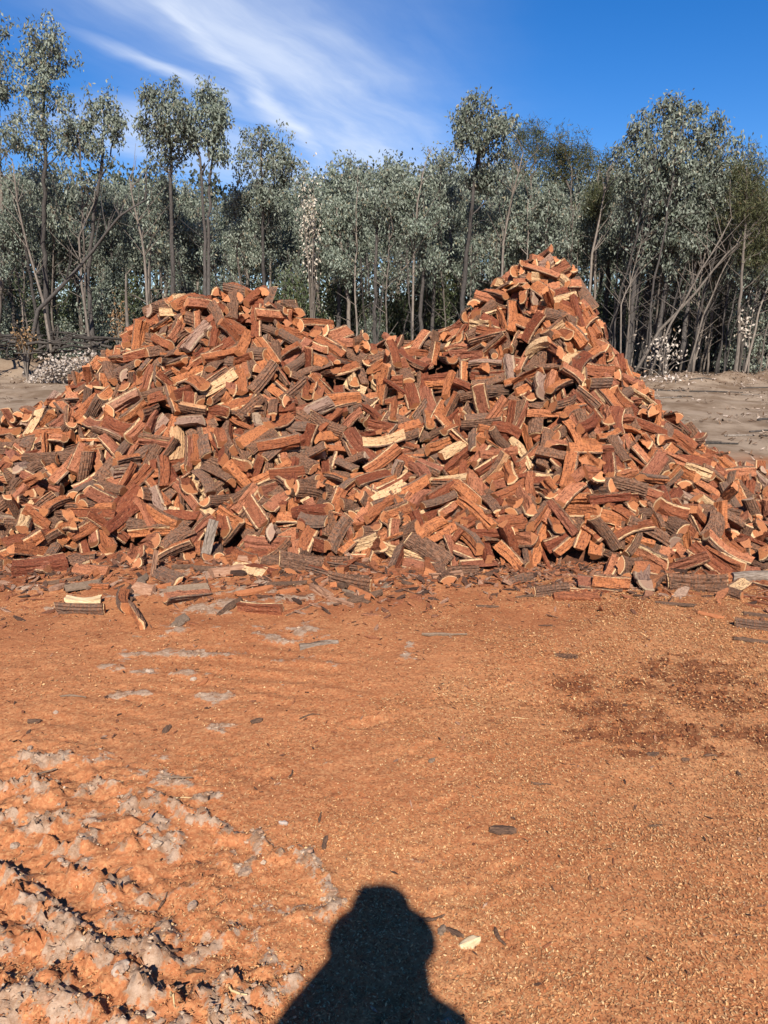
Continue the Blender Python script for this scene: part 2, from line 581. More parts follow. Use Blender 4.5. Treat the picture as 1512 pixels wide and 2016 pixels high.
def ground_fields(x, y):
    """height and colour masks of the ground at x, y"""
    x = np.asarray(x, dtype=np.float64); y = np.asarray(y, dtype=np.float64)
    near = 1 - sst(np.hypot(x, y - 2), 5.0, 9.0)
    h = 0.020 * fbm(x * 0.9, y * 0.9, 3, 3) * near
    h = h + near * (0.006 * fbm(x * 5, y * 5, 3, 5) + 0.0030 * fbm(x * 22, y * 22, 3, 9))
    tread = np.sin((y * 0.97 + x * 0.22) * 52) * sst(pn(x * 1.1, y * 1.1, 301), 0.0, 0.35) * np.exp(-((x + 0.75 + 0.25 * np.sin(y)) / 0.55) ** 2) * sst(y, 2.4, 2.9) * (1 - sst(y, 4.2, 4.7))
    h = h + 0.0035 * tread
    for fx, fy, fa, fl in FOOT:
        ux, uy = (x - fx) * np.cos(fa) + (y - fy) * np.sin(fa), -(x - fx) * np.sin(fa) + (y - fy) * np.cos(fa)
        q = (ux / fl) ** 2 + (uy / (fl * 0.42)) ** 2
        h = h - 0.006 * np.exp(-q ** 2) + 0.0025 * np.exp(-((np.sqrt(q) - 1.35) / 0.25) ** 2)
    far = sst(y, 9, 20)
    h = h + far * (0.06 * fbm(x * 0.25, y * 0.25, 3, 21) + 0.035 * fbm(x * 0.9, y * 0.9, 2, 23))
    # low windrow of pushed-up earth along the tree line, and the stumps' rough ground
    wy = 23.0 + 0.6 * pn(x * 0.3, 0 * x, 31)
    wr = np.exp(-((y - wy) / 0.9) ** 2) * sst(x, 6.5, 9.5) * (1 - sst(x, 24, 40))
    h = h + wr * (0.20 + 0.16 * fbm(x * 0.8, y * 0.8, 4, 33))
    wl = np.exp(-((y - 26.0) / 1.6) ** 2) * (1 - sst(x, -8.5, -6.5)) * sst(x, -40, -24)
    h = h + wl * (0.45 + 0.3 * fbm(x * 0.8, y * 0.8, 4, 35))
    mud = np.zeros_like(x)
    m = (x < 0.35) & (x > -3.0) & (y < 3.4) & (y > 0.8)
    if m.any():
        xx, yy = x[m], y[m]
        w1 = 0.022 * fbm(xx * 13, yy * 13, 3, 41); w2 = 0.022 * fbm(xx * 13, yy * 13, 3, 47)
        hh = np.zeros_like(xx); mm = np.zeros_like(xx)
        crumb = 0.60 + 0.55 * np.abs(fbm(xx * 18, yy * 18, 4, 51, 0.75)) + 0.10 * (pn(xx * 45, yy * 45, 53) > 0.1)
        ca, ea = cells(xx * 24 + 8 * w1 * 24, yy * 24 + 8 * w2 * 24, 3)
        cb, eb = cells(xx * 60, yy * 60, 5)
        crumb = crumb * (0.66 + 0.44 * ca) * (0.88 + 0.24 * cb) * (0.72 + 0.28 * sst(ea, 0.0, 0.22))
        for pts, A, wd in RIDGES:
            d = seg_dist(xx + w1, yy + w2, pts)
            prof = np.where(d < wd, 1 - 0.45 * (d / wd) ** 2, 0.55 * np.exp(-((d - wd) / (wd * 0.26)) ** 2))
            hh = np.maximum(hh, (A * 0.8 + 0.008) * prof * crumb * sst(d, wd * 2.4, wd * 1.3))
            mm = np.maximum(mm, sst(d, wd * 2.4, wd * 0.7))
        # churned ground between the ridges
        ch = sst(xx + 0.35 * pn(xx * 2, yy * 2, 61) + 0.9 * (yy - 2.05), -0.1, -0.8) * sst(yy, 3.0, 2.5)
        hh = hh + ch * (0.016 * fbm(xx * 7, yy * 7, 4, 63, 0.6) + 0.014 * np.abs(fbm(xx * 16, yy * 16, 3, 67)))
        mm = np.maximum(mm, ch * sst(fbm(xx * 5, yy * 6, 4, 71), 0.12, 0.55) * 0.75)
        mm = mm * (0.20 + 0.85 * sst(fbm(xx * 11, yy * 11, 4, 73, 0.65), -0.40, 0.40))
        mm = mm * (0.55 + 0.6 * ca) * (0.85 + 0.25 * cb)
        hh = hh + np.clip(mm, 0, 1) * 0.007 * (cb - 0.4) + ch * 0.008 * (ca - 0.5) * (cb > 0.3)
        h[m] += hh; mud[m] = np.maximum(mud[m], mm)
    h = h + mud * 0.005 * (np.abs(fbm(x * 30, y * 30, 3, 91, 0.65)) - 0.25) * (y < 4)
    grey = np.zeros_like(x); damp = np.zeros_like(x)
    m = (np.abs(x) < 6) & (y < 8) & (y > 1)
    if m.any():
        xx, yy = x[m], y[m]
        nz = fbm(xx * 6, yy * 9, 4, 81, 0.6)
        g = np.zeros_like(xx)
        for cx, cy, rx, ry in GREY:
            q = ((xx - cx) / rx) ** 2 + ((yy - cy) / ry) ** 2
            g = np.maximum(g, np.exp(-q * 0.8))
        g = 0.8 * sst(g * 0.9 + nz * 0.6, 0.45, 1.05)
        h[m] += g * (0.006 + 0.014 * np.abs(fbm(xx * 18, yy * 18, 3, 83)))
        grey[m] = g
        nz = fbm(xx * 9, yy * 11, 4, 85, 0.65)
        dmp = np.zeros_like(xx)
        for cx, cy, rx, ry in DAMP:
            q = ((xx - cx) / rx) ** 2 + ((yy - cy) / ry) ** 2
            dmp = np.maximum(dmp, np.exp(-q * 0.9))
        dmp = 0.30 * sst(dmp, 0.15, 0.7) + 0.70 * sst(dmp + nz * 0.6, 0.38, 0.95)
        damp[m] = dmp
        h[m] += dmp * 0.004 * fbm(xx * 30, yy * 30, 3, 87)
        # the skirt of bark and crumbs at the foot of the heap
        ft = np.exp(-((yy - 4.75) / 0.35) ** 2)
        h[m] += ft * 0.014 * np.abs(fbm(xx * 10, yy * 10, 4, 89))
    return h, np.maximum(mud, grey), damp


def gz(x, y):
    return float(ground_fields(np.array([x]), np.array([y]))[0][0])


def ground_mat():
    m, w, b = new_mat('ground')
    tc = w.node('ShaderNodeTexCoord')
    P = tc.outputs['Object']
    x, y, z = w.sep(P)[:3]
    mud, damp = w.attr('mud'), w.attr('damp')
    big = w.noise(P, 0.9, 4, 0.55)
    med = w.noise(P, 5.0, 5, 0.6)
    fine = w.noise(P, 60.0, 4, 0.7)
    vo = w.node('ShaderNodeTexVoronoi')
    w.l.new(w.vadd(P, w.vmul(w.noise(P, 40.0, 2, 0.5, 1), (0.02, 0.02, 0.0))), vo.inputs['Vector'])
    vo.inputs['Scale'].default_value = 130.0
    speck = w.sep(vo.outputs['Color'])[0]
    # sawdust, orange to tan
    c = w.mix(w.smooth(big, 0.35, 0.68), (0.430, 0.160, 0.064), (0.515, 0.235, 0.104))
    dirt = w.math('SUBTRACT', 1.0, w.smooth(w.math('ADD', w.math('ADD', x, w.math('MULTIPLY', w.math('SUBTRACT', big, 0.5), 3.0)), w.math('MULTIPLY', y, -0.25)), -1.3, 0.5))
    c = w.mix(w.math('MULTIPLY', dirt, 0.7), c, (0.430, 0.152, 0.062))
    c = w.mix(w.math('MULTIPLY', w.smooth(med, 0.40, 0.70), 0.42), c, (0.390, 0.132, 0.050))
    c = w.mix(w.math('MULTIPLY', w.smooth(fine, 0.42, 0.70), 0.5), c, (0.66, 0.34, 0.155))
    c = w.mix(w.math('MULTIPLY', w.smooth(speck, 0.74, 0.94), 0.35), c, (0.68, 0.37, 0.165))
    c = w.mix(w.math('MULTIPLY', w.math('SUBTRACT', 1.0, w.smooth(speck, 0.08, 0.20)), 0.4), c, (0.20, 0.066, 0.028))
    # brown bark dust in front of the heap
    foot = w.math('MULTIPLY', w.smooth(y, 3.1, 4.6), w.smooth(w.noise(P, 2.2, 5, 0.65), 0.40, 0.62))
    c = w.mix(w.math('MULTIPLY', foot, 0.75), c, (0.270, 0.086, 0.036))
    # dry grey clay
    m25 = w.noise(P, 22.0, 5, 0.7)
    clay = w.mix(w.smooth(m25, 0.32, 0.66), (0.250, 0.145, 0.085), (0.500, 0.365, 0.260))
    clay = w.mix(w.math('MULTIPLY', w.smooth(fine, 0.45, 0.75), 0.5), clay, (0.25, 0.145, 0.085))
    mk = w.smooth(w.math('ADD', w.math('ADD', mud, w.math('MULTIPLY', w.math('SUBTRACT', m25, 0.5), 1.3)), w.math('MULTIPLY', w.math('SUBTRACT', fine, 0.5), 1.2)), 0.34, 0.66)
    c = w.mix(w.math('MULTIPLY', mk, 0.88), c, clay)
    # damp dark sawdust
    dk = w.smooth(w.math('ADD', damp, w.math('MULTIPLY', w.math('SUBTRACT', fine, 0.5), 1.0)), 0.12, 0.85)
    c = w.mix(w.math('MULTIPLY', dk, 0.76), c, (0.130, 0.040, 0.018))
    # pale bare earth of the clearing behind the heap, then leaf litter under the trees
    far = w.smooth(w.math('ADD', y, w.math('MULTIPLY', w.math('SUBTRACT', big, 0.5), 5.0)), 6.8, 10.5)
    e = w.noise(w.vmul(P, (1.0, 0.6, 1.0)), 1.1, 8, 0.68)
    earth = w.mix(w.smooth(e, 0.36, 0.62), (0.205, 0.135, 0.085), (0.385, 0.285, 0.200))
    earth = w.mix(w.math('MULTIPLY', w.smooth(w.noise(P, 9.0, 4, 0.7), 0.55, 0.75), 0.25), earth, (0.12, 0.075, 0.05))
    c = w.mix(far, c, earth)
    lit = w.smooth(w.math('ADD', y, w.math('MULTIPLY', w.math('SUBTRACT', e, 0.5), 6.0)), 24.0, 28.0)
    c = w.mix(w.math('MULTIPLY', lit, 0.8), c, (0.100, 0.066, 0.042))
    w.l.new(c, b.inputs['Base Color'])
    b.inputs['Roughness'].default_value = 0.95
    b.inputs['Specular IOR Level'].default_value = 0.08
    h = w.math('ADD', w.math('MULTIPLY', fine, 0.6), w.math('MULTIPLY', speck, 0.5))
    bump(w, b, h, 0.9, 0.006)
    return m


M['ground'] = ground_mat()


def axis(fine_lo, fine_hi, step, lim, g=1.09):
    a = list(np.arange(fine_lo, fine_hi, step))
    s, v = step, a[-1]
    while v < lim:
        s = min(s * g, 0.21) if v < 15 else s * 1.15
        v += s; a.append(v)
    s, v = step, fine_lo
    left = []
    while v > -lim:
        s = min(s * g, 0.21) if v > -15 else s * 1.15
        v -= s; left.append(v)
    return np.array(left[::-1] + a)


def build_ground():
    xs = axis(-2.1, 2.0, 0.0112, 2500)
    y1 = np.arange(1.15, 3.1, 0.0092)
    s, v, ys2 = 0.0085, y1[-1], []
    while v < 2600:
        s = min(s * 1.012, max(0.03, (v - 5) * 0.06)) if v < 8 else (min(s * 1.03, 0.2) if v < 30 else s * 1.10)
        v += s; ys2.append(v)
    s, v, ys0 = 0.0085, y1[0], []
    while v > -2500:
        s *= 1.12; v -= s; ys0.append(v)
    ys = np.array(ys0[::-1] + list(y1) + ys2)
    X, Y = np.meshgrid(xs, ys)
    h, mud, damp = ground_fields(X.ravel(), Y.ravel())
    V = np.stack([X.ravel(), Y.ravel(), h], 1)
    nx, ny = len(xs), len(ys)
    i = np.arange(ny - 1)[:, None] * nx + np.arange(nx - 1)[None, :]
    i = i.ravel()
    F = np.stack([i, i + 1, i + nx + 1, i + nx], 1)
    me = np_mesh('ground', V, F.ravel(), np.arange(len(F)) * 4, [M['ground']], None, True, {'mud': mud, 'damp': damp})
    o = link('ground', me)
    tag(o, 'orange sawdust and dry earth clearing', None, None, 'structure')


build_ground()


# ------------------------------------------------------------------ leaves, shared by every plant
def leaf_mesh(name, P, mat, L=(0.09, 0.15), W=0.38, hang=1.0, spread=0.7, seed=0, up=False, base_dir=None):
    g = np.random.default_rng(seed)
    n = len(P)
    d = g.normal(0, spread, (n, 3))
    d[:, 2] += (1.0 if up else -1.0) * hang
    if base_dir is not None:
        d += base_dir
    d /= np.linalg.norm(d, axis=1)[:, None] + 1e-9
    q = g.normal(0, 1, (n, 3))
    s = np.cross(d, q)
    s /= np.linalg.norm(s, axis=1)[:, None] + 1e-9
    nn = np.cross(d, s)
    ln = g.uniform(L[0], L[1], n)[:, None]
    wd = ln * W * g.uniform(0.75, 1.25, n)[:, None] * 0.5
    v0 = P
    v1 = P + d * ln * 0.42 + s * wd + nn * wd * 0.25
    v2 = P + d * ln
    v3 = P + d * ln * 0.42 - s * wd + nn * wd * 0.25
    V = np.stack([v0, v1, v2, v3], 1).reshape(-1, 3)
    F = np.arange(n * 4)
    r = np.repeat(g.random(n), 4)
    return np_mesh(name, V, F, np.arange(n) * 4, [mat], None, False, {'rnd': r})


def blob_points(blobs, n, g, shell=0.35):
    vol = np.array([b[3] * b[4] * b[5] for b in blobs]) ** 0.8
    k = g.choice(len(blobs), n, p=vol / vol.sum())
    B = np.array(blobs)[k]
    d = g.normal(0, 1, (n, 3))
    d /= np.linalg.norm(d, axis=1)[:, None]
    r = (shell + (1 - shell) * g.random(n) ** 0.6)[:, None]
    return B[:, :3] + d * r * B[:, 3:6] * g.uniform(0.75, 1.18, (n, 1))


def grow_tree(name, trunk, r0, blobs, tips, per_tip, leaf, bark, seed, sigma=0.125, extra_stems=(), L=(0.08, 0.165), W=0.40,
              hang=1.0, spread=0.7, up=False, min_r=0.006, dead_twigs=10, rtip=0.0068):
    """an Empty at the foot with trunk, branches and crown. trunk: local points from the foot up; blobs: x,y,z,rx,ry,rz of the crown's lobes"""
    g = np.random.default_rng(seed)
    root = empty(name)
    nodes, parent, load = [], [], []

    def add(p, par):
        nodes.append(np.array(p, dtype=float)); parent.append(par); load.append(0.0)
        return len(nodes) - 1
    stems = []
    for si, (tp, rr) in enumerate([(trunk, r0)] + list(extra_stems)):
        tp = [np.array(p, dtype=float) for p in tp]
        path = []
        prev = -1
        tot = sum(np.linalg.norm(b - a) for a, b in zip(tp[:-1], tp[1:]))
        for a, b in zip(tp[:-1], tp[1:]):
            k = max(2, int(np.linalg.norm(b - a) / 0.35))
            for j in range(k):
                q = a + (b - a) * j / k
                q = q + g.normal(0, 0.018, 3) * (1 if path else 0)
                prev = add(q, prev); path.append(prev)
        prev = add(tp[-1], prev); path.append(prev)
        stems.append((path, rr))
    nstem = len(nodes)
    A = blob_points(blobs, tips, g)
    tr = np.array(nodes)
    order = np.argsort([np.min(np.linalg.norm(tr - a, axis=1)) for a in A])
    paths = []
    for oi in order:
        a = A[oi]
        N = np.array(nodes)
        dv = a - N
        dist = np.linalg.norm(dv, axis=1)
        drop = np.hypot(dv[:, 0], dv[:, 1]) * 1.05 - dv[:, 2]      # prefer attaching from below
        cost = dist + 2.2 * np.clip(drop, 0, None)
        cost[:2] += 5
        j = int(np.argmin(cost))
        ln = dist[j]
        k = int(np.clip(ln / 0.28, 2, 7))
        p0 = nodes[j]
        mid = p0 + (a - p0) * 0.5 + np.array([0, 0, -0.06 * ln]) + g.normal(0, 0.07 * ln, 3)
        prev, path = j, [j]
        for s in range(1, k + 1):
            t = s / k
            q = (1 - t) ** 2 * p0 + 2 * t * (1 - t) * mid + t * t * a + (g.normal(0, 0.02, 3) if s < k else 0)
            prev = add(q, prev); path.append(prev)
        paths.append(path)
        load[prev] += 1
    for i in range(len(nodes) - 1, -1, -1):
        if parent[i] >= 0: load[parent[i]] += load[i]
    rad = np.array([max(min_r, rtip * max(l, 0.6) ** 0.47) for l in load])
    mb = MB()
    for path, rr in stems:
        n = len(path)
        tp = [nodes[i] for i in path]
        rd = [max(rr * (1 - 0.62 * (i / (n - 1)) ** 0.9), 0.012) * (1.0 + 0.35 * math.exp(-i * 0.9)) for i in range(n)]
        rd = [max(min(r_, max(rad[path[i]] * 1.25, rr * 0.3)) if i > n * 0.6 else r_, 0.012) for i, r_ in enumerate(rd)]
        tp[0] = tp[0] + np.array([0, 0, -0.15])
        mb.tube(tp, rd, 8)
    link('trunk', mb.mesh('trunk', [bark], True), root)
    mb = MB()
    for path in paths:
        rd = [rad[i] for i in path]
        rd[0] = min(rd[0], rd[1] * 1.2)
        rd[-1] = min_r * 0.6
        mb.tube([nodes[i] for i in path], rd, 4, cap=False)
    for path, rr in stems:          # thin hidden tube added inside each stem to join the limbs
        q = path[len(path) // 6:]
        mb.tube([nodes[i] for i in q], [0.008] * len(q), 3)
    for i in range(dead_twigs):     # short dead twigs low on the stem
        path, rr = stems[g.integers(len(stems))]
        k = path[int(len(path) * g.uniform(0.2, 0.75))]
        a = g.uniform(0, 6.28); ln = g.uniform(0.3, 0.9)
        d = np.array([math.cos(a), math.sin(a), g.uniform(0.2, 1.0)])
        p = nodes[k]
        mb.tube([p, p + d * ln * 0.5 + g.normal(0, 0.05, 3), p + d * ln + g.normal(0, 0.08, 3)], [0.012, 0.008, 0.004], 4, cap=False)
    link('branches', mb.mesh('branches', [bark], True), root)
    # leaves hang in tufts from the outer ends of the branches
    T = []
    for path in paths:
        q = np.array([nodes[i] for i in path])
        m = int(per_tip * 0.84 * g.choice([0.25, 0.7, 1.0, 1.7], p=[.2, .25, .3, .25]))
        t = np.clip(1.0 - np.abs(g.normal(0, 0.20, m)), 0.35, 1) * (len(q) - 1)
        i0 = np.minimum(t.astype(int), len(q) - 2)
        f = (t - i0)[:, None]
        pts = q[i0] * (1 - f) + q[i0 + 1] * f
        sg = sigma * g.uniform(0.7, 1.3)
        T.append(pts + np.clip(g.normal(0, 1, (m, 3)), -1.7, 1.7) * np.array([sg, sg, sg * 1.05]))
    T = np.concatenate(T)
    link('crown', leaf_mesh('crown', T, leaf, L, W, hang, spread, seed + 1, up), root)
    return root


def hero(name, label, d, path, r0, lobes, tips, per_tip, leaf=None, bark=None, seed=1, stems=(), cat='tree', group=None, depth=0.9, **kw):
    """a tree d metres ahead; its trunk line and crown lobes read off the photograph as directions"""
    leaf = leaf or M['leaf']; bark = bark or M['trunk']
    base = at(path[0][0], path[0][1], d)
    base.z = gz(base.x, base.y)
    g = random.Random(seed)

    def loc(x, y, dd=0.0):
        p = at(x, y, d + dd)
        return np.array([p.x - base.x, p.y - base.y, p.z - base.z])
    tr = [np.array([0, 0, 0.0])] + [loc(x, y, g.uniform(-0.25, 0.25)) for x, y in path[1:]]
    es = []
    for p, rr in stems:
        q = [loc(x, y, 0.3 * (i > 0)) for i, (x, y) in enumerate(p)]
        es.append((q, rr))
    s = d / 1516
    bl = []
    for x, y, rx, ry in lobes:
        c = loc(x, y, g.uniform(-0.5, 0.5) * depth)
        bl.append((*c, rx * s * 0.92, max(rx, 0.5 * ry) * s * depth, ry * s * 0.92))
    root = grow_tree(name, tr, r0, bl, tips, per_tip, leaf, bark, seed, extra_stems=es, **kw)
    root.location = base
    tag(root, label, cat, group)
    return root


def build_forest():
    GT = 'eucalypts along the tree line'
    hero('eucalyptus_tree', 'tallest grey-green eucalyptus, thin crown above the fallen dark brush', 26,
         [(92, 640), (86, 480), (88, 330), (85, 180), (86, 90)], 0.10,
         [(85, 75, 42, 45), (112, 125, 36, 50), (70, 150, 34, 40), (95, 215, 58, 55), (50, 260, 45, 50), (130, 270, 36, 45)], 120, 60, seed=101)
    hero('eucalyptus_tree', 'eucalyptus with a pale trunk beside the tallest tree', 27,
         [(-20, 640), (8, 450), (-4, 250), (0, 120)], 0.095,
         [(4, 75, 30, 50), (-24, 150, 50, 70), (22, 230, 32, 70), (-20, 300, 50, 60)], 90, 60, bark=M['sapling'], seed=102)
    hero('eucalyptus_tree', 'eucalyptus with a bowed dark trunk and small round crown', 26,
         [(182, 640), (172, 560), (184, 430), (203, 300), (205, 220)], 0.085,
         [(200, 200, 42, 32), (222, 240, 28, 38), (168, 262, 28, 30), (205, 280, 40, 25)], 62, 55, seed=103)
    hero('eucalyptus_tree', 'eucalyptus with a straight bare trunk and broad crown touching its twin', 25,
         [(338, 640), (337, 450), (336, 320), (333, 220)], 0.095,
         [(322, 190, 44, 34), (348, 235, 52, 42), (296, 245, 28, 32), (335, 290, 50, 30), (300, 200, 25, 25)], 105, 58, seed=104)
    hero('eucalyptus_tree', 'twin-stemmed eucalyptus whose bare stems fork under a high crown', 25,
         [(402, 640), (403, 470), (398, 345), (385, 280)], 0.085,
         [(405, 185, 38, 32), (432, 225, 28, 40), (382, 262, 26, 36), (430, 290, 26, 40), (412, 235, 30, 30)], 90, 56,
         seed=105, stems=[([(412, 640), (410, 480), (416, 330), (425, 230)], 0.07)])
    hero('eucalyptus_tree', 'eucalyptus with a two-headed crown behind the low rounded mound', 27,
         [(520, 640), (518, 480), (515, 330), (515, 280)], 0.085,
         [(508, 275, 36, 32), (560, 268, 25, 34), (485, 318, 26, 30), (552, 325, 42, 42), (515, 385, 52, 40)], 115, 55, seed=106)
    hero('eucalyptus_tree', 'small-topped eucalyptus on a straight dark trunk right of the low mound', 28,
         [(664, 640), (668, 480), (672, 350)], 0.10,
         [(674, 325, 28, 26), (656, 362, 34, 32), (690, 390, 30, 36), (668, 430, 40, 36)], 85, 52, seed=107)
    hero('eucalyptus_tree', 'bushy eucalyptus with an even rounded top above the saddle', 27,
         [(735, 640), (740, 480), (748, 380)], 0.09,
         [(735, 352, 36, 26), (775, 345, 28, 26), (755, 400, 52, 44), (800, 330, 18, 20), (812, 370, 30, 34), (790, 430, 46, 40)], 120, 52, seed=108)
    hero('eucalyptus_tree', 'narrow eucalyptus close beside the tall lone crown', 28,
         [(848, 640), (860, 450), (868, 330)], 0.08,
         [(868, 308, 28, 26), (850, 345, 26, 30), (888, 370, 30, 36), (862, 410, 36, 36)], 75, 52, seed=109)
    hero('eucalyptus_tree', 'tall eucalyptus with a lone dense crown on a dark leaning trunk', 26,
         [(903, 650), (918, 500), (930, 400), (938, 320), (945, 250)], 0.105,
         [(942, 212, 42, 32), (992, 240, 28, 36), (905, 248, 28, 36), (950, 262, 56, 28), (965, 290, 30, 20), (1000, 300, 24, 26), (903, 305, 20, 26), (930, 345, 34, 24), (960, 360, 30, 26)], 135, 64, seed=110)
    hero('eucalyptus_tree', 'huge dense eucalyptus thicket crown beside the tall peak, drooping silver leaves', 25,
         [(1236, 690), (1250, 550), (1285, 420), (1310, 260)], 0.10,
         [(1298, 222, 46, 34), (1345, 212, 40, 28), (1398, 258, 42, 38), (1262, 262, 38, 34), (1232, 312, 34, 36), (1330, 300, 92, 62),
          (1395, 350, 42, 55), (1262, 390, 60, 50), (1352, 400, 76, 60), (1330, 480, 70, 56), (1392, 450, 36, 50)], 340, 62, seed=111,
         stems=[([(1290, 700), (1310, 560), (1330, 420), (1345, 260)], 0.08), ([(1340, 700), (1362, 560), (1385, 420), (1395, 300)], 0.075)], depth=0.7)
    for k, (x, d, lob, n) in enumerate([
            (1045, 28, [(1040, 268, 30, 24), (1062, 300, 30, 28), (1020, 310, 24, 30)], 60),
            (1125, 28, [(1110, 285, 36, 22), (1142, 312, 32, 30), (1100, 330, 30, 30)], 75),
            (1470, 24, [(1478, 335, 50, 42), (1505, 400, 55, 55), (1455, 400, 36, 50), (1490, 470, 60, 60)], 170),
            (1180, 27, [(1190, 330, 18, 40), (1175, 390, 24, 40)], 40)]):
        hero('wattle_tree', ['feathery olive wattle next to the tall lone crown', 'feathery olive wattle with a domed top above the tall peak',
                             'large feathery brown-olive wattle at the right edge of the stand', 'wispy thin wattle just left of the dense thicket crown'][k], d,
             [(x - 15, 680), (x - 8, 520), (x - 2, 420), (x, 330)], 0.06, lob, n, 90, leaf=M['wattle'], bark=M['sapling'], seed=130 + k,
             L=(0.10, 0.20), W=0.12, hang=0.5, spread=0.8, up=True, sigma=0.16)

    # ---- look-alike trees filling the stand: six kinds, copied
    protos = []
    for k in range(7):
        g = random.Random(900 + k)
        H = g.uniform(7.0, 8.2)
        tx, ty = g.uniform(-0.5, 0.5), g.uniform(-0.4, 0.4)
        bl = [(tx, ty, H - 0.55, 0.65, 0.6, 0.55)]
        for j in range(6):
            zz = H - 0.9 - j * g.uniform(0.35, 0.6)
            bl.append((tx + g.uniform(-0.8, 0.8), ty + g.uniform(-0.7, 0.7), zz, g.uniform(0.45, 0.8), g.uniform(0.45, 0.8), g.uniform(0.4, 0.65)))
        p = grow_tree('eucalyptus_tree', [(0, 0, 0), (tx * 0.2 + g.uniform(-.15, .15), ty * .3, H * 0.35), (tx * 0.6 + g.uniform(-.2, .2), ty * .7, H * 0.65), (tx, ty, H - 0.6)],
                      g.uniform(0.075, 0.115), bl, 120, 52, M['leaf'], M['trunk'] if k % 3 else M['sapling'], 950 + k, sigma=0.14)
        p['height'] = H
        protos.append(p)
    used = set()
    g = random.Random(5)

    def fill(px, ytop, d, k, label, group):
        base = at(px, 640, d); base.z = 0
        top = at(px, ytop, d).z
        p = protos[k]
        o = copy_tree(p) if k in used else p
        used.add(k)
        s = top / p['height']
        o.location = (base.x, base.y, gz(base.x, base.y))
        o.rotation_euler = (0, 0, g.uniform(0, 6.28))
        o.scale = (s * g.uniform(0.9, 1.15), s * g.uniform(0.9, 1.15), s)
        tag(o, label, 'tree', group)
    def near(px):
        return ('beyond the fallen brush' if px < 130 else 'beyond the cream dead branch' if px < 300 else 'behind the low mound' if px < 620 else
                'behind the saddle' if px < 880 else 'behind the tall peak' if px < 1220 else 'under the dense thicket crown' if px < 1440 else 'by the brown-olive wattle')
    rows = [
        (27.5, 20, 325, 95, 'slender eucalyptus in the front rank', 'front rank of eucalypts'),
        (31.0, 27, 325, 60, 'eucalyptus half hidden in the second rank', 'middle rank of eucalypts'),
        (36.0, 28, 335, 60, 'eucalyptus crown showing from deeper in the stand', 'back rank of eucalypts'),
        (42.0, 32, 345, 50, 'distant eucalyptus glimpsed through the stand', 'far rank of eucalypts'),
    ]
    for d0, n, yt, jit, lab, grp in rows:
        for i in range(n):
            px = -130 + 1790 * (i + g.uniform(0.1, 0.9)) / n
            yy = yt + g.uniform(-0.2, 1.0) * jit + 20 * math.sin(px / 210)
            if px < 300: yy -= 20
            k = g.randrange(7)
            lb = ('dark-trunked ' if k % 3 else 'pale-trunked ') + lab + ' ' + near(px)
            fill(px, yy, d0 + g.uniform(-1.2, 1.6), k, lb, grp + ': ' + lb)
    for p in protos:
        if 'height' in p: del p['height']

    # ---- low bushes in the understorey
    bl = []
    for k in range(4):
        gg = random.Random(70 + k)
        H = gg.uniform(2.4, 3.2)
        b = [(gg.uniform(-.4, .4), gg.uniform(-.4, .4), H - 0.5 - j * 0.4, gg.uniform(.4, .7), gg.uniform(.4, .7), gg.uniform(.35, .6)) for j in range(6)]
        bl.append(grow_tree('understorey_bush', [(0, 0, 0), (0.05, 0, H * 0.4), (0.1, 0.05, H * 0.8)], 0.035, b, 70, 60, M['shrub'] if k < 2 else M['leaf'],
                            M['trunk'], 1200 + k, sigma=0.2, L=(0.07, 0.13), dead_twigs=4))
    first = set()
    for i in range(64):
        k = i % 4
        o = copy_tree(bl[k]) if k in first else bl[k]
        first.add(k)
        px = -80 + 1680 * (i + g.uniform(0, 1)) / 64
        d = g.uniform(26.5, 36)
        b = at(px, 640, d)
        o.location = (b.x, b.y, gz(b.x, b.y))
        s = g.uniform(0.7, 1.35)
        o.scale = (s * 1.1, s * 1.1, s); o.rotation_euler = (0, 0, g.uniform(0, 6.28))
        lb = ('dark green bush low among the trunks ' if k < 2 else 'silvery regrowth bush low among the trunks ') + near(px)
        tag(o, lb, 'bush', 'understorey: ' + lb)

    # ---- thin poles and saplings
    sp = []
    for k in range(6):
        gg = random.Random(170 + k)
        H = gg.uniform(4.6, 6.4)
        lx = gg.uniform(0.2, 1.3) * (1 if k % 2 else 0.5)
        b = [(lx + gg.uniform(-.35, .35), gg.uniform(-.3, .3), H - 0.25 - j * 0.45, .4, .4, .35) for j in range(4)]
        sp.append(grow_tree('sapling', [(0, 0, 0), (lx * 0.2 + gg.uniform(-.1, .1), gg.uniform(-.1, .1), H * 0.33), (lx * 0.6, gg.uniform(-.15, .15), H * 0.66), (lx, 0, H - 0.2)],
                            gg.uniform(0.026, 0.042), b, 26, 26, M['leaf'], M['sapling'] if k % 3 else M['trunk'], 1300 + k, sigma=0.15, dead_twigs=14))
    first = set()
    for i in range(120):
        k = g.randrange(6)
        o = copy_tree(sp[k]) if k in first else sp[k]
        first.add(k)
        right = i < 78
        px = g.uniform(1195, 1560) if right else g.uniform(-40, 1200)
        d = g.uniform(24.4, 30) if right else g.uniform(25.5, 30)
        b = at(px, 640, d)
        o.location = (b.x, b.y, gz(b.x, b.y))
        s = g.uniform(0.75, 1.25)
        o.scale = (s, s, s); o.rotation_euler = (g.uniform(-.06, .06), g.uniform(-.05, .10), g.uniform(-0.9, 0.9) if right else g.uniform(0, 6.28))
        lb = ('thin pale ' if k % 3 else 'thin dark ') + ('sapling stem at the clearing edge ' if d < 27 else 'sapling stem deeper among the trunks ') + near(px)
        tag(o, lb, 'sapling', 'saplings: ' + lb)
    for p in protos + bl + sp:      # any kind the loops never used
        if 'label' not in p:
            for c in list(p.children): bpy.data.objects.remove(c)
            bpy.data.objects.remove(p)

    # ---- far wood, one mass
    gg = np.random.default_rng(77)
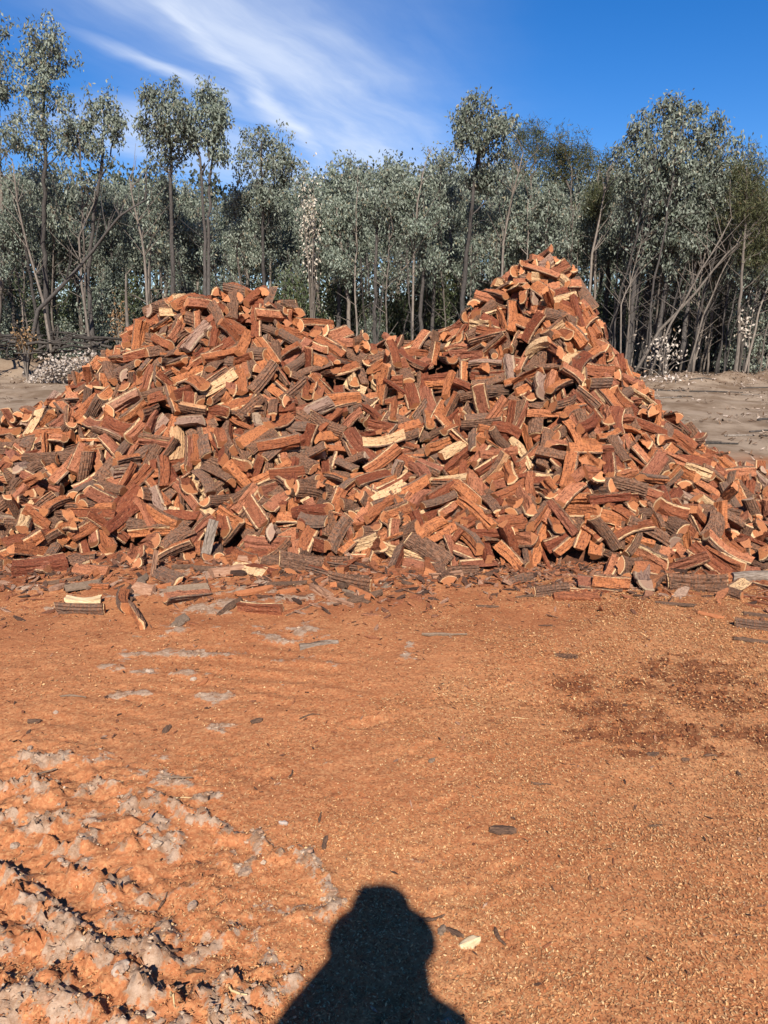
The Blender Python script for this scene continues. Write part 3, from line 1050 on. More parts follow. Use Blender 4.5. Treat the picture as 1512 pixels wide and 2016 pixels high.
    LP, mb = [], MB()
    for i in range(110):
        px = -350 + 2200 * (i + gg.random()) / 110
        d = gg.uniform(48, 72)
        b = at(px, 640, d)
        H = gg.uniform(9.5, 12.5) * d / 55
        mb.tube([(b.x, b.y, -0.2), (b.x + gg.normal(0, .2), b.y, H * .5), (b.x + gg.normal(0, .4), b.y, H * .9)], [0.16, 0.11, 0.05], 5, cap=False)
        for j in range(9):
            c = np.array([b.x, b.y, 0]) + np.array([gg.normal(0, .9), gg.normal(0, .9), H * gg.uniform(0.35, 0.97)])
            LP.append(c + gg.normal(0, 1, (66, 3)) * np.array([.55, .55, .5]))
        for j in range(10):
            c = np.array([b.x + gg.normal(0, 1.6), b.y + gg.normal(0, 1.5), gg.uniform(0.5, 3.5)])
            LP.append(c + gg.normal(0, 1, (52, 3)) * np.array([.7, .7, .6]))
    fw = link('far_wood', leaf_mesh('far_wood', np.concatenate(LP), M['leaf_far'], (0.26, 0.44), 0.6, 1.0, 0.8, 78))
    tag(fw, 'far woodland closing off the background behind the stand', 'woodland', None, 'stuff')
    fs = link('far_trunks', mb.mesh('far_trunks', [M['trunk']], True))
    tag(fs, 'far tree stems of the woodland mass behind the stand', 'woodland', None, 'stuff')


build_forest()


# ------------------------------------------------------------------ firewood
def make_log(seed, kind):
    """one split log lying along X; returns arrays for wood (split faces + sawn ends) and bark"""
    g = random.Random(seed)
    NS = 4
    L = g.uniform(0.19, 0.36)
    Rr = {'half': g.uniform(.046, .064), 'quarter': g.uniform(.066, .092), 'sixth': g.uniform(.078, .108), 'round': g.uniform(.024, .042),
          'slab': g.uniform(.060, .085), 'block': g.uniform(.10, .14), 'splinter': g.uniform(.10, .12), 'stick': g.uniform(.09, .11)}[kind]
    if kind == 'splinter': L = g.uniform(0.26, 0.42)
    Rr *= 0.88
    span = {'half': g.uniform(150, 195), 'quarter': g.uniform(75, 115), 'sixth': g.uniform(45, 66), 'round': 360,
            'slab': g.uniform(75, 100), 'block': 0, 'splinter': g.uniform(9, 14), 'stick': g.uniform(18, 26)}[kind]
    sec = []      # (y, z, is_arc)
    arcn = 0
    if kind == 'round':
        arcn = 12
        for i in range(arcn):
            a = 2 * math.pi * i / arcn
            r = Rr * (1 + g.uniform(-.05, .05))
            sec.append((r * math.cos(a), r * math.sin(a)))
    elif kind == 'block':
        w_, h_ = g.uniform(.050, .080), g.uniform(.038, .060)
        c0 = (g.uniform(.02, .05), g.uniform(-.04, .04))
        q = [(-w_ / 2, -h_ / 2), (w_ / 2, -h_ / 2 + g.uniform(-.015, .02)), (w_ / 2 + g.uniform(-.03, .01), h_ / 2), (-w_ / 2 + g.uniform(-.01, .03), h_ / 2)]
        for (a, b) in zip(q, q[1:] + q[:1]):
            for t in (0, 0.33, 0.66):
                j = g.uniform(-.0045, .0045) if t else 0
                sec.append((c0[0] + a[0] + (b[0] - a[0]) * t + j, c0[1] + a[1] + (b[1] - a[1]) * t + j))
    else:
        arcn = max(4, int(span / 13) + 1)
        a0 = -R(span) / 2
        for i in range(arcn):
            a = a0 + R(span) * i / (arcn - 1)
            r = Rr * (1 + g.uniform(-.03, .03))
            sec.append((r * math.cos(a), r * math.sin(a)))
        e1, e0 = sec[-1], sec[0]
        if kind in ('half', 'slab', 'splinter', 'stick'):
            inn = {'half': g.uniform(-.02, .06), 'slab': g.uniform(0.50, 0.62), 'splinter': 0.84, 'stick': 0.72}[kind] * Rr
            if kind in ('splinter', 'stick'):
                mids = [(inn, e1[1] * g.uniform(.6, 1)), (inn + g.uniform(-.004, .004), 0), (inn, e0[1] * g.uniform(.6, 1))]
            else:
                mids = []
                for t in (0.14, 0.28, 0.42, 0.57, 0.71, 0.86):
                    yy = e1[0] + (e0[0] - e1[0]) * t
                    dip = math.sin(math.pi * t)
                    mids.append((yy * (1 - dip) + min(yy, inn) * dip + g.uniform(-.006, .006), e1[1] + (e0[1] - e1[1]) * t + g.uniform(-.004, .004)))
            sec += mids
        else:
            pith = (g.uniform(-.004, .02), g.uniform(-.008, .008))
            for t in (0.2, 0.4, 0.6, 0.8):
                sec.append((e1[0] + (pith[0] - e1[0]) * t + g.uniform(-.007, .007), e1[1] + (pith[1] - e1[1]) * t + g.uniform(-.007, .007)))
            sec.append(pith)
            for t in (0.2, 0.4, 0.6, 0.8):
                sec.append((pith[0] + (e0[0] - pith[0]) * t + g.uniform(-.007, .007), pith[1] + (e0[1] - pith[1]) * t + g.uniform(-.007, .007)))
    n = len(sec)
    S = np.array(sec)
    lo, hi = S.min(0), S.max(0)
    C = S.mean(0) * 0.5 + (lo + hi) * 0.25
    V, LC, F, MI = [], [], [], []
    ph = [g.uniform(0, 6.28) for _ in range(n)]
    fr = [g.uniform(4, 11) for _ in range(n)]
    bend = (g.uniform(-.010, .010), g.uniform(-.010, .010)) if g.random() < .8 else (g.uniform(-.03, .03), g.uniform(-.02, .02))
    sk0, sk1 = (g.uniform(-.18, .18), g.uniform(-.18, .18)), (g.uniform(-.18, .18), g.uniform(-.18, .18))
    tap = g.uniform(-.12, .12)
    twist = g.uniform(-.16, .16)

    def xf(t, y, z):
        x = (t - 0.5) * L
        w0, w1 = (1 - t) ** 3, t ** 3
        x += w0 * (sk0[0] * (y - C[0]) + sk0[1] * (z - C[1])) + w1 * (sk1[0] * (y - C[0]) + sk1[1] * (z - C[1]))
        k = 1 + tap * (t - 0.5)
        yy, zz = (y - C[0]) * k, (z - C[1]) * k
        a = twist * (t - .5)
        yy, zz = yy * math.cos(a) - zz * math.sin(a), yy * math.sin(a) + zz * math.cos(a)
        b = 1 - (2 * t - 1) ** 2
        return (x, yy + bend[0] * b, zz + bend[1] * b)
    for i in range(NS + 1):
        t = i / NS
        for k in range(n):
            am = 0.0012 if k < arcn else 0.0045
            dy = am * math.sin(ph[k] + fr[k] * t)
            dz = am * math.cos(ph[k] * 1.7 + fr[k] * t)
            V.append(xf(t, S[k, 0] + dy, S[k, 1] + dz))
            LC.append(((t - .5) * L * 10, (S[k, 0] + dy) / Rr, (S[k, 1] + dz) / Rr))
    for i in range(NS):
        for k in range(n):
            k2 = (k + 1) % n
            F.append((i * n + k, i * n + k2, (i + 1) * n + k2, (i + 1) * n + k)); MI.append(0)
    for i, fl in ((0, True), (NS, False)):
        b0 = len(V)
        for k in range(n):
            V.append(V[i * n + k]); LC.append(LC[i * n + k])
        V.append(tuple(np.array(V[b0:b0 + n]).mean(0))); LC.append(tuple(np.array(LC[b0:b0 + n]).mean(0)))
        for k in range(n):
            k2 = (k + 1) % n
            F.append((b0 + k2, b0 + k, b0 + n) if fl else (b0 + k, b0 + k2, b0 + n)); MI.append(1)
    BV, BL, BF = [], [], []
    if arcn and not (kind in ('slab', 'stick', 'splinter') and g.random() < 0.35):
        m = arcn * 2 if kind == 'round' else arcn * 2 - 1
        th0 = g.uniform(.005, .010) if kind != 'round' else g.uniform(.003, .006)
        t0, t1 = g.uniform(0.002, 0.02), 1 - g.uniform(0.002, 0.02)
        nb = NS + 2
        rid = [g.uniform(.45, 1.0) if j % 2 else g.uniform(.95, 1.6) for j in range(m)]
        for lay in (0, 1):
            for i in range(nb + 1):
                t = t0 + (t1 - t0) * i / nb
                for j in range(m):
                    k, f = (j // 2), (j % 2) * 0.5
                    p = S[k] * (1 - f) + S[(k + 1) % (n if kind != 'round' else arcn)] * f if j < m - 1 or kind == 'round' else S[arcn - 1]
                    rr_ = math.hypot(*p)
                    if lay:
                        r2 = rr_ + th0 * rid[j] * g.uniform(.6, 1.35)
                    else:
                        r2 = rr_ - 0.002
                    q = (p[0] / rr_ * r2, p[1] / rr_ * r2)
                    BV.append(xf(t, *q))
                    BL.append(((t - .5) * L * 10, q[0] / Rr, q[1] / Rr))
        per = (nb + 1) * m
        jm = m if kind == 'round' else m - 1
        for i in range(nb):
            for j in range(jm):
                j2 = (j + 1) % m
                BF.append((per + i * m + j, per + i * m + j2, per + (i + 1) * m + j2, per + (i + 1) * m + j))
            if kind != 'round':
                BF.append((i * m, per + i * m, per + (i + 1) * m, (i + 1) * m))
                BF.append((i * m + m - 1, (i + 1) * m + m - 1, per + (i + 1) * m + m - 1, per + i * m + m - 1))
        for j in range(jm):
            j2 = (j + 1) % m
            BF.append((j, j2, per + j2, per + j))
            BF.append((nb * m + j2, nb * m + j, per + nb * m + j, per + nb * m + j2))
    r_eff = 0.25 * ((hi - lo).sum()) * 0.94
    return dict(V=np.array(V), LC=np.array(LC), F=F, MI=MI, BV=np.array(BV), BL=np.array(BL), BF=BF, L=L, r=max(r_eff, 0.016), kind=kind)


def log_meshes(lg):
    st, flat = [], []
    for f in lg['F']:
        st.append(len(flat)); flat.extend(f)
    wood = np_mesh('firewood_log', lg['V'], flat, st, [M['split'], M['end']], lg['MI'], False, {'lc': lg['LC']})
    bark = None
    if len(lg['BV']):
        st, flat = [], []
        for f in lg['BF']:
            st.append(len(flat)); flat.extend(f)
        bark = np_mesh('bark', lg['BV'], flat, st, [M['bark']], None, False, {'lc': lg['BL']})
    return wood, bark


KINDS = ['half'] * 7 + ['quarter'] * 17 + ['sixth'] * 16 + ['round'] * 2 + ['slab'] * 2 + ['block'] * 7 + ['stick'] * 5 + ['splinter'] * 4
LOGS = [make_log(2000 + i, k) for i, k in enumerate(KINDS)]
for lg in LOGS:
    lg['me'] = log_meshes(lg)

# the heap: crest heights, crest line and the line of its foot
CX = [-6.0, -5.2, -4.2, -3.4, -2.75, -2.2, -1.9, -1.5, -1.05, -0.72, -0.35, 0.05, 0.45, 0.75, 1.0, 1.22, 1.42, 1.62, 1.85, 2.15, 2.5, 2.9, 3.4, 4.1, 4.8]
CZ = [0.0, 0.28, 0.52, 0.84, 1.24, 1.71, 1.91, 1.94, 1.91, 1.72, 1.57, 1.53, 1.57, 1.80, 1.98, 2.16, 2.29, 2.12, 1.79, 1.38, 0.98, 0.63, 0.35, 0.14, 0.0]
FX = [-6, -3.6, -2.7, -2.1, -1.6, -0.8, 0.0, 0.8, 1.6, 2.4, 3.2, 4.8]
FY = [6.4, 5.50, 5.08, 5.25, 5.45, 5.27, 5.11, 4.99, 4.93, 4.95, 5.17, 5.8]


def heap_h(x, y):
    x = np.asarray(x, float); y = np.asarray(y, float)
    hc = np.interp(x, CX, CZ)
    hc = 0.5 * hc + 0.25 * (np.interp(x - .08, CX, CZ) + np.interp(x + .08, CX, CZ))
    yf = np.interp(x, FX, FY)
    yc = 7.25 + 0.10 * np.sin(x * 1.7)
    yb = yc + 0.5 + hc * 1.15
    tf = np.clip((y - yf) / (yc - yf), 0, 1)
    tb = np.clip((yb - y) / (yb - yc), 0, 1)
    s = np.where(y < yc, 0.10 * sst(tf, 0, .06) + 0.90 * tf ** 1.02, tb)
    h = hc * s
    return h + 0.05 * sst(h, 0.1, 0.4) * fbm(x * 1.5, y * 1.5, 2, 201)


def heap_n(x, y):
    e = 0.08
    nx = -(heap_h(x + e, y) - heap_h(x - e, y)) / (2 * e)
    ny = -(heap_h(x, y + e) - heap_h(x, y - e)) / (2 * e)
    n = np.stack([nx, ny, np.ones_like(nx)], 1)
    return n / np.linalg.norm(n, axis=1)[:, None]


def build_heap():
    g = np.random.default_rng(42)
    N = 3600
    X, Yy, W_ = [], [], []
    cx = g.uniform(-5.4, 4.4, 60000); cy = g.uniform(4.72, 9.6, 60000)
    ch = heap_h(cx, cy)
    nz = heap_n(cx, cy)[:, 2]
    wt = (ch > 0.012) / np.maximum(nz, 0.4)
    wt *= 1 + 1.2 * (ch < 0.25) * (cy < 7)
    wt *= np.where(cy > 7.7, 0.28, 1.0) * np.where(cx < -3.9, 0.5, 1.0)
    pick = g.choice(len(cx), N, replace=False, p=wt / wt.sum())
    P = np.stack([cx[pick], cy[pick], ch[pick]], 1)
    nf = 340        # a ragged row along the foot
    P[:nf, 0] = g.uniform(-3.6, 3.3, nf)
    P[:nf, 1] = np.interp(P[:nf, 0], FX, FY) + 0.22 - np.abs(g.normal(0, 0.26, nf)) + 0.10 * np.sin(P[:nf, 0] * 2.3) 
    P[:nf, 2] = heap_h(P[:nf, 0], P[:nf, 1]) * 0.5 + 0.05
    nrm = heap_n(P[:, 0], P[:, 1])
    layer = g.choice([0.02, -0.07, -0.16], N, p=[0.44, 0.30, 0.26])
    P = P + nrm * (layer + g.normal(0, 0.03, N))[:, None]
    kind = g.integers(0, len(LOGS), N)
    Ln = np.array([l['L'] for l in LOGS])[kind]
    rad = np.array([l['r'] for l in LOGS])[kind]
    # lie roughly in the slope, every which way
    t1 = np.cross(nrm, np.array([0, 1.0, 0.0])); t1 /= np.linalg.norm(t1, axis=1)[:, None]
    t2 = np.cross(nrm, t1)
    a = g.uniform(0, 2 * np.pi, N)
    D = t1 * np.cos(a)[:, None] + t2 * np.sin(a)[:, None] + nrm * g.normal(0, 0.75, N)[:, None]
    D /= np.linalg.norm(D, axis=1)[:, None]
    offs = np.array([-0.39, -0.13, 0.13, 0.39])
    ids = np.repeat(np.arange(N), 4)
    sr = np.repeat(rad, 4)

    def spheres():
        return (P[:, None, :] + D[:, None, :] * (Ln[:, None] * offs)[:, :, None]).reshape(-1, 3)

    def pairs(Q, cs=0.17):
        c = np.floor((Q - Q.min(0)) / cs).astype(np.int64) + 1
        dim = c.max(0) + 2
        key = (c[:, 0] * dim[1] + c[:, 1]) * dim[2] + c[:, 2]
        o = np.argsort(key, kind='stable'); ks = key[o]
        I, J = [], []
        for dx in (-1, 0, 1):
            for dy in (-1, 0, 1):
                for dz in (-1, 0, 1):
                    k2 = key + (dx * dim[1] + dy) * dim[2] + dz
                    l = np.searchsorted(ks, k2, 'left'); r = np.searchsorted(ks, k2, 'right')
                    cn = r - l
                    ii = np.repeat(np.arange(len(Q)), cn)
                    st = np.repeat(l - np.concatenate([[0], np.cumsum(cn)[:-1]]), cn) + np.arange(cn.sum())
                    jj = o[st]
                    m = (ii < jj) & (ids[ii] != ids[jj])
                    I.append(ii[m]); J.append(jj[m])
        return np.concatenate(I), np.concatenate(J)
    for it in range(64):
        if it < 54:
            P = P - nrm * 0.003          # settle
        Q = spheres()
        if it % 4 == 0:
            I, J = pairs(Q)
        d = Q[I] - Q[J]
        ln = np.linalg.norm(d, axis=1) + 1e-6
        ov = (sr[I] + sr[J]) - ln
        m = ov > 0
        push = d[m] / ln[m][:, None] * (ov[m] * 0.30)[:, None]
        dq = np.zeros_like(Q)
        np.add.at(dq, I[m], push); np.add.at(dq, J[m], -push)
        # keep above the heart of the heap and the ground
        hq = np.maximum(heap_h(Q[:, 0], Q[:, 1]) - 0.20, 0.0) + sr * 0.85
        dz = np.clip(hq - Q[:, 2], 0, 0.05)
        dq[:, 2] += dz * 0.7
        # no log floats off the heap
        top = heap_h(Q[:, 0], Q[:, 1]) + 0.13 + sr
        dq[:, 2] -= np.clip(Q[:, 2] - top, 0, 0.03) * 0.5
        dq = np.clip(dq, -0.04, 0.04).reshape(N, 4, 3)
        P = P + dq.mean(1)
        rot = (dq * offs[None, :, None]).sum(1) / (offs ** 2).sum() / Ln[:, None]
        D = D + 0.8 * rot
        D /= np.linalg.norm(D, axis=1)[:, None]
    roll = g.uniform(0, 2 * np.pi, N)
    deep = layer < -0.1
    # matrices
    up = np.where(np.abs(D[:, 2:3]) > 0.95, np.array([[1.0, 0, 0]]), np.array([[0, 0, 1.0]]))
    B = np.cross(up, D); B /= np.linalg.norm(B, axis=1)[:, None]
    Cc = np.cross(D, B)
    c_, s_ = np.cos(roll)[:, None], np.sin(roll)[:, None]
    Y2, Z2 = B * c_ + Cc * s_, -B * s_ + Cc * c_
    # more often than not the split side faces out of the heap
    flip = ((Y2 * nrm).sum(1) > 0.1) & (g.random(N) < 0.42)
    Y2[flip] *= -1; Z2[flip] *= -1
    # which 276 logs show largest from where the photograph was taken
    Wb, Hb = 378, 504
    buf = np.full((Hb, Wb), -1, dtype=int)
    Q = spheres()
    rel = Q - np.array([0, 0, CAM_H])
    fw = rel[:, 1] * math.cos(PITCH) - rel[:, 2] * math.sin(PITCH)
    upv = rel[:, 1] * math.sin(PITCH) + rel[:, 2] * math.cos(PITCH)
    sx = 189 + 379 * rel[:, 0] / fw; sy = 252 - 379 * upv / fw
    pr = np.maximum(379 * sr / fw * 1.15, 1.0)
    for q in np.argsort(-fw):
        x0, x1 = int(max(0, sx[q] - pr[q])), int(min(Wb, sx[q] + pr[q] + 1))
        y0, y1 = int(max(0, sy[q] - pr[q])), int(min(Hb, sy[q] + pr[q] + 1))
        if x1 > x0 and y1 > y0: buf[y0:y1, x0:x1] = ids[q]
    cnt = np.bincount(buf[buf >= 0], minlength=N)
    best = np.argsort(-cnt)[:264]
    solo = np.zeros(N, bool); solo[best] = True
    words = {'half': 'half-round red log', 'quarter': 'quarter-split red log', 'sixth': 'narrow red wedge log',
             'round': 'thin round branch log', 'slab': 'sapwood slab log', 'block': 'squared heartwood block',
             'stick': 'slim pale stick', 'splinter': 'thin pale splinter'}
    view = P - np.array([0, 0, CAM_H]); view /= np.linalg.norm(view, axis=1)[:, None]
    for i in best:
        lg = LOGS[kind[i]]
        wood, bark = lg['me']
        o = link('firewood_log', wood)
        if bark is not None:
            link('bark', bark, o)
        mt = Matrix.Identity(4)
        for r_ in range(3):
            mt[r_][0], mt[r_][1], mt[r_][2], mt[r_][3] = D[i, r_], Y2[i, r_], Z2[i, r_], P[i, r_]
        o.matrix_world = mt
        x, z = P[i, 0], P[i, 2]
        if z < 0.35: zone = 'at the foot of the ' + ('tall peak' if x > 0.55 else 'low mound' if x < -0.8 else 'saddle')
        elif x > 0.55: zone = 'on the slope of the tall peak' if z < 1.55 else 'near the top of the tall peak'
        elif x < -0.8: zone = 'on the slope of the low mound' if z < 1.35 else 'on top of the low mound'
        else: zone = 'on the face below the saddle'
        bo = float(Y2[i] @ -view[i])
        if abs(float(D[i] @ view[i])) > 0.72: how = 'with its sawn end out'
        elif abs(D[i, 2]) > 0.72: how = 'standing steeply'
        elif bark is not None and bo > 0.35: how = 'lying bark side out'
        else: how = 'lying split side out'
        if lg['kind'] in ('stick', 'splinter') and 'side out' in how: how = 'lying flat'
        lab = words[lg['kind']] + ' ' + how + ' ' + zone
        tag(o, lab, 'log', 'firewood heap: ' + lab)
    # all the others as one mass
    Vs, Fl, St, Ms, Lc, Rn = [], [], [], [], [], []
    vb = lb = 0
    cache = {}
    for k, lg in enumerate(LOGS):
        V = np.concatenate([lg['V'], lg['BV']]) if len(lg['BV']) else lg['V']
        A = np.concatenate([lg['LC'], lg['BL']]) if len(lg['BV']) else lg['LC']
        nv = len(lg['V'])
        fl, stt, ms = [], [], []
        for f, m_ in zip(lg['F'], lg['MI']):
            stt.append(len(fl)); fl.extend(f); ms.append(m_)
        for f in lg['BF']:
            stt.append(len(fl)); fl.extend([q + nv for q in f]); ms.append(2)
        cache[k] = (V, A, np.array(fl), np.array(stt), np.array(ms))
    for i in np.where(~solo)[0]:
        V, A, fl, stt, ms = cache[kind[i]]
        if deep[i] and cnt[i] == 0:      # buried: bark left off
            nk = len(LOGS[kind[i]]['F'])
            fl = fl[:stt[nk] if nk < len(stt) else len(fl)]; stt = stt[:nk]; ms = ms[:nk]; V = V[:len(LOGS[kind[i]]['V'])]; A = A[:len(V)]
        Vs.append(V[:, :1] * D[i] + V[:, 1:2] * Y2[i] + V[:, 2:3] * Z2[i] + P[i])
        Fl.append(fl + vb); St.append(stt + lb); Ms.append(ms); Lc.append(A); Rn.append(np.full(len(V), g.random()))
        vb += len(V); lb += len(fl)
    me = np_mesh('stacked_firewood', np.concatenate(Vs), np.concatenate(Fl), np.concatenate(St), [M['split'], M['end'], M['bark']],
                 np.concatenate(Ms), False, {'lc': np.concatenate(Lc), 'rnd': np.concatenate(Rn)})
    o = link('firewood_heap', me)
    tag(o, 'great heap of split red firewood with a tall peak and a low mound', 'firewood', None, 'stuff')
    # the bark crumbs and broken wood in the heart of the heap
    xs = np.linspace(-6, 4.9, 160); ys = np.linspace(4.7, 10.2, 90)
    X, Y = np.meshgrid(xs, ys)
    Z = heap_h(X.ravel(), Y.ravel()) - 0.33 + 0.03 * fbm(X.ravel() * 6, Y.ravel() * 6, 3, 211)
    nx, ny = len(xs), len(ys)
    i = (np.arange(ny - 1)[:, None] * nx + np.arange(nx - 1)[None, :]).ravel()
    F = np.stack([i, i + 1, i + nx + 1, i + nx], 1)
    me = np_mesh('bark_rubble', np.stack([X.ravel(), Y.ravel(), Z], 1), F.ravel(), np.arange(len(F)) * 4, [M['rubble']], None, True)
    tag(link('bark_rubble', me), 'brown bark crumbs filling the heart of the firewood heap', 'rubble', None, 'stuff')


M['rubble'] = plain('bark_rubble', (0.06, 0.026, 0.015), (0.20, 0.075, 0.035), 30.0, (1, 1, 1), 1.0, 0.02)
build_heap()


# ------------------------------------------------------------------ logs lying loose in front of the heap
def loose_log(px, py, kind, ang, label, roll=0.0, sc=1.0, sink=0.25, mats=None, dz=0.0, tilt=0.0, seed=0):
    cands = [l for l in LOGS if l['kind'] == kind]
    lg = cands[seed % len(cands)]
    wood, bark = lg['me']
    if mats:
        wood = wood.copy()
        wood.materials[0] = mats; wood.materials[1] = mats
    o = link('firewood_log', wood)
    if bark is not None and not mats:
        link('bark', bark, o)
    p = gnd(px, py)
    Mx = Matrix.Translation((p.x, p.y, 0)) @ Matrix.Rotation(R(ang), 4, 'Z') @ Matrix.Rotation(R(tilt), 4, 'Y') @ Matrix.Rotation(R(roll), 4, 'X') @ Matrix.Diagonal((sc, sc, sc, 1))
    zs = [(Mx @ Vector(v)).z for v in lg['V']]
    Mx = Matrix.Translation((0, 0, gz(p.x, p.y) - min(zs) - sink * 0.05 + dz)) @ Mx
    o.matrix_world = Mx
    tag(o, label, 'log')
    return o


GW = M['greywood']
M['palewood'] = plain('pale_wood', (0.60, 0.40, 0.20), (0.78, 0.60, 0.37), 25.0, (1, 6, 6), 0.5, 0.004)
M['dusty'] = plain('dusty_wood', (0.30, 0.14, 0.075), (0.46, 0.26, 0.16), 25.0, (1, 4, 4), 0.6, 0.006)
for args in [
    (165, 1188, 'block', 4, 'pale cream split log lying flat on the orange dirt', 0, 0.85, 0.2, M['palewood']),
    (160, 1208, 'slab', -6, 'dark bark slab lying in front of the pale cream log', 200, 0.9, 0.5),
    (370, 1180, 'quarter', 42, 'dark split log tilted on the dirt before the heap', 245, 1.0, 0.5, None, 0.0, 7),
    (283, 1168, 'half', -24, 'greyish dusty half log beside the upright wedge', 310, 0.75, 0.3, M['dusty']),
    (305, 1128, 'sixth', 80, 'small dusty wedge standing on end in the grey crumbs', 30, 0.6, 0.3, M['dusty'], 0.0, -62),
    (512, 1205, 'sixth', -8, 'lone flat dark red log half sunk in the orange dirt', 320, 0.95, 0.55),
    (628, 1268, 'sixth', 14, 'weathered grey bark piece lying alone on the sawdust', 300, 0.8, 0.7, GW),
    (268, 1222, 'slab', -62, 'curved bark slab lying below the pale cream log', 10, 1.0, 0.7),
    (80, 1130, 'quarter', 28, 'half-buried log with a ringed end at the left foot of the heap', 325, 1.0, 0.2),
    (180, 1132, 'half', -14, 'log with a bright sapwood rim leaning at the left foot of the heap', 305, 0.95, 0.2),
    (180, 1160, 'stick', -4, 'flat split stick behind the pale cream log', 0, 1.0, 0.1),
    (455, 1130, 'half', 34, 'dust-coated half log in the grey crumbs', 90, 1.05, 0.35, M['dusty']),
    (415, 1100, 'sixth', 75, 'grey weathered wedge standing among the front logs', 0, 0.8, 0.2, GW, 0.0, -55),
    (918, 1110, 'half', 6, 'curved log with a clean orange face at the front edge of the heap', 320, 1.1, 0.1),
    (712, 1107, 'stick', 1, 'straight pinkish split stick lying flat along the front edge', 20, 1.0, 0.0),
    (1135, 1180, 'block', -4, 'low pale orange chunk lying in the bark litter', 10, 0.8, 0.5),
    (1085, 1170, 'slab', 20, 'dark curled bark strip beside the pale orange chunk', 190, 0.9, 0.5),
    (1480, 1150, 'round', 6, 'weathered whitish round log at the right foot of the heap', 0, 1.1, 0.2, GW),
    (1490, 1180, 'splinter', -14, 'long pale splinter below the whitish round log', 0, 1.0, 0.0),
    (1370, 1165, 'slab', -6, 'flat red bark slab at the right foot of the heap', 180, 1.1, 0.5),
    (1115, 1296, 'slab', -8, 'small flat orange offcut lying alone on the sawdust', 180, 0.42, 0.45),
    (630, 1170, 'sixth', -52, 'dusty leaning wedge in the grey crumbs below the saddle', 60, 0.9, 0.5, M['dusty']),
    (690, 1160, 'slab', -34, 'dark bark strip sliding down onto the dirt below the saddle', 190, 1.0, 0.5),
    (1490, 1240, 'slab', -20, 'dark bark strip near the right end of the litter', 185, 0.7, 0.5),
    (215, 1105, 'half', 60, 'stubby log with broad ringed end beside the grey crumbs', 280, 0.9, 0.2),
    (345, 1100, 'quarter', 70, 'short log facing end-on out of the grey crumbs', 300, 0.85, 0.2),
    (500, 1112, 'half', -12, 'dust-coated long log at the edge of the grey crumbs', 80, 1.05, 0.3, M['dusty']),
    (560, 1120, 'round', -6, 'dark barked round log along the front edge below the low mound', 0, 1.2, 0.2),
    (250, 1195, 'quarter', -70, 'torn reddish wedge beside the pale cream log', 210, 0.8, 0.4),
    (590, 1195, 'slab', 50, 'upturned bark slab beside the lone flat log', 260, 0.9, 0.5),
    (670, 1190, 'stick', -40, 'thin dusty stick below the saddle litter', 0, 0.9, 0.2, M['dusty']),
    (830, 1125, 'half', -30, 'short orange log sliding out below the saddle', 290, 0.95, 0.3),
    (880, 1140, 'sixth', 20, 'narrow dusty wedge beside the curved log', 320, 0.8, 0.4, M['dusty']),
    (1180, 1160, 'half', -18, 'orange half log tipped forward before the tall peak', 290, 0.95, 0.2),
    (1270, 1155, 'quarter', 74, 'dark log pointing out from the foot of the tall peak', 300, 0.95, 0.2),
    (1420, 1150, 'block', 10, 'pale orange block at the right foot of the heap', 0, 1.1, 0.2),
]:
    loose_log(*args, seed=int(args[0]))


# ------------------------------------------------------------------ bark flakes, chips and twigs
def flakes(name, pts, mats, size, label, cat, seed, thick=0.25, flat=0.35, lift=0.004, cap=0.006):
    """thin irregular flakes with real thickness, one mass"""
    g = np.random.default_rng(seed)
    n = len(pts)
    a = g.uniform(0, 6.28, n)
    tl = g.normal(0, flat, n)
    ln = g.uniform(size[0], size[1], n) * 0.5
    wd = ln * g.uniform(0.18, 0.45, n)
    th = np.minimum(wd * thick, cap)
    d = np.stack([np.cos(a) * np.cos(tl), np.sin(a) * np.cos(tl), np.sin(tl)], 1)
    s = np.stack([-np.sin(a), np.cos(a), g.normal(0, flat, n)], 1); s /= np.linalg.norm(s, axis=1)[:, None]
    u = np.cross(d, s)
    j = lambda: g.uniform(0.6, 1.1, n)[:, None]
    L_, W_, T_ = ln[:, None], wd[:, None], th[:, None]
    P = pts + np.array([0, 0, lift])
    top = [P + d * L_ * j() + s * W_ * j() * .5, P + s * W_ * j(), P - d * L_ * j() + s * W_ * j() * .4, P - d * L_ * j() - s * W_ * j() * .5, P - s * W_ * j(), P + d * L_ * j() - s * W_ * j() * .4]
    V = np.stack([t + u * T_ for t in top] + [t - u * T_ for t in top], 1).reshape(-1, 3)
    b = (np.arange(n) * 12)[:, None]
    f6 = np.concatenate([b + np.arange(6), b + np.array([11, 10, 9, 8, 7, 6])], 0)
    q = np.concatenate([b + np.array([k, 6 + k, 6 + (k + 1) % 6, (k + 1) % 6]) for k in range(6)], 0)
    flat_ = np.concatenate([f6.ravel(), q.ravel()])
    st = np.concatenate([np.arange(len(f6)) * 6, len(f6) * 6 + np.arange(len(q)) * 4])
    r = np.repeat(g.random(n), 12)
    me = np_mesh(name, V, flat_, st, mats, None, False, {'rnd': r})
    return tag(link(name, me), label, cat, None, 'stuff')


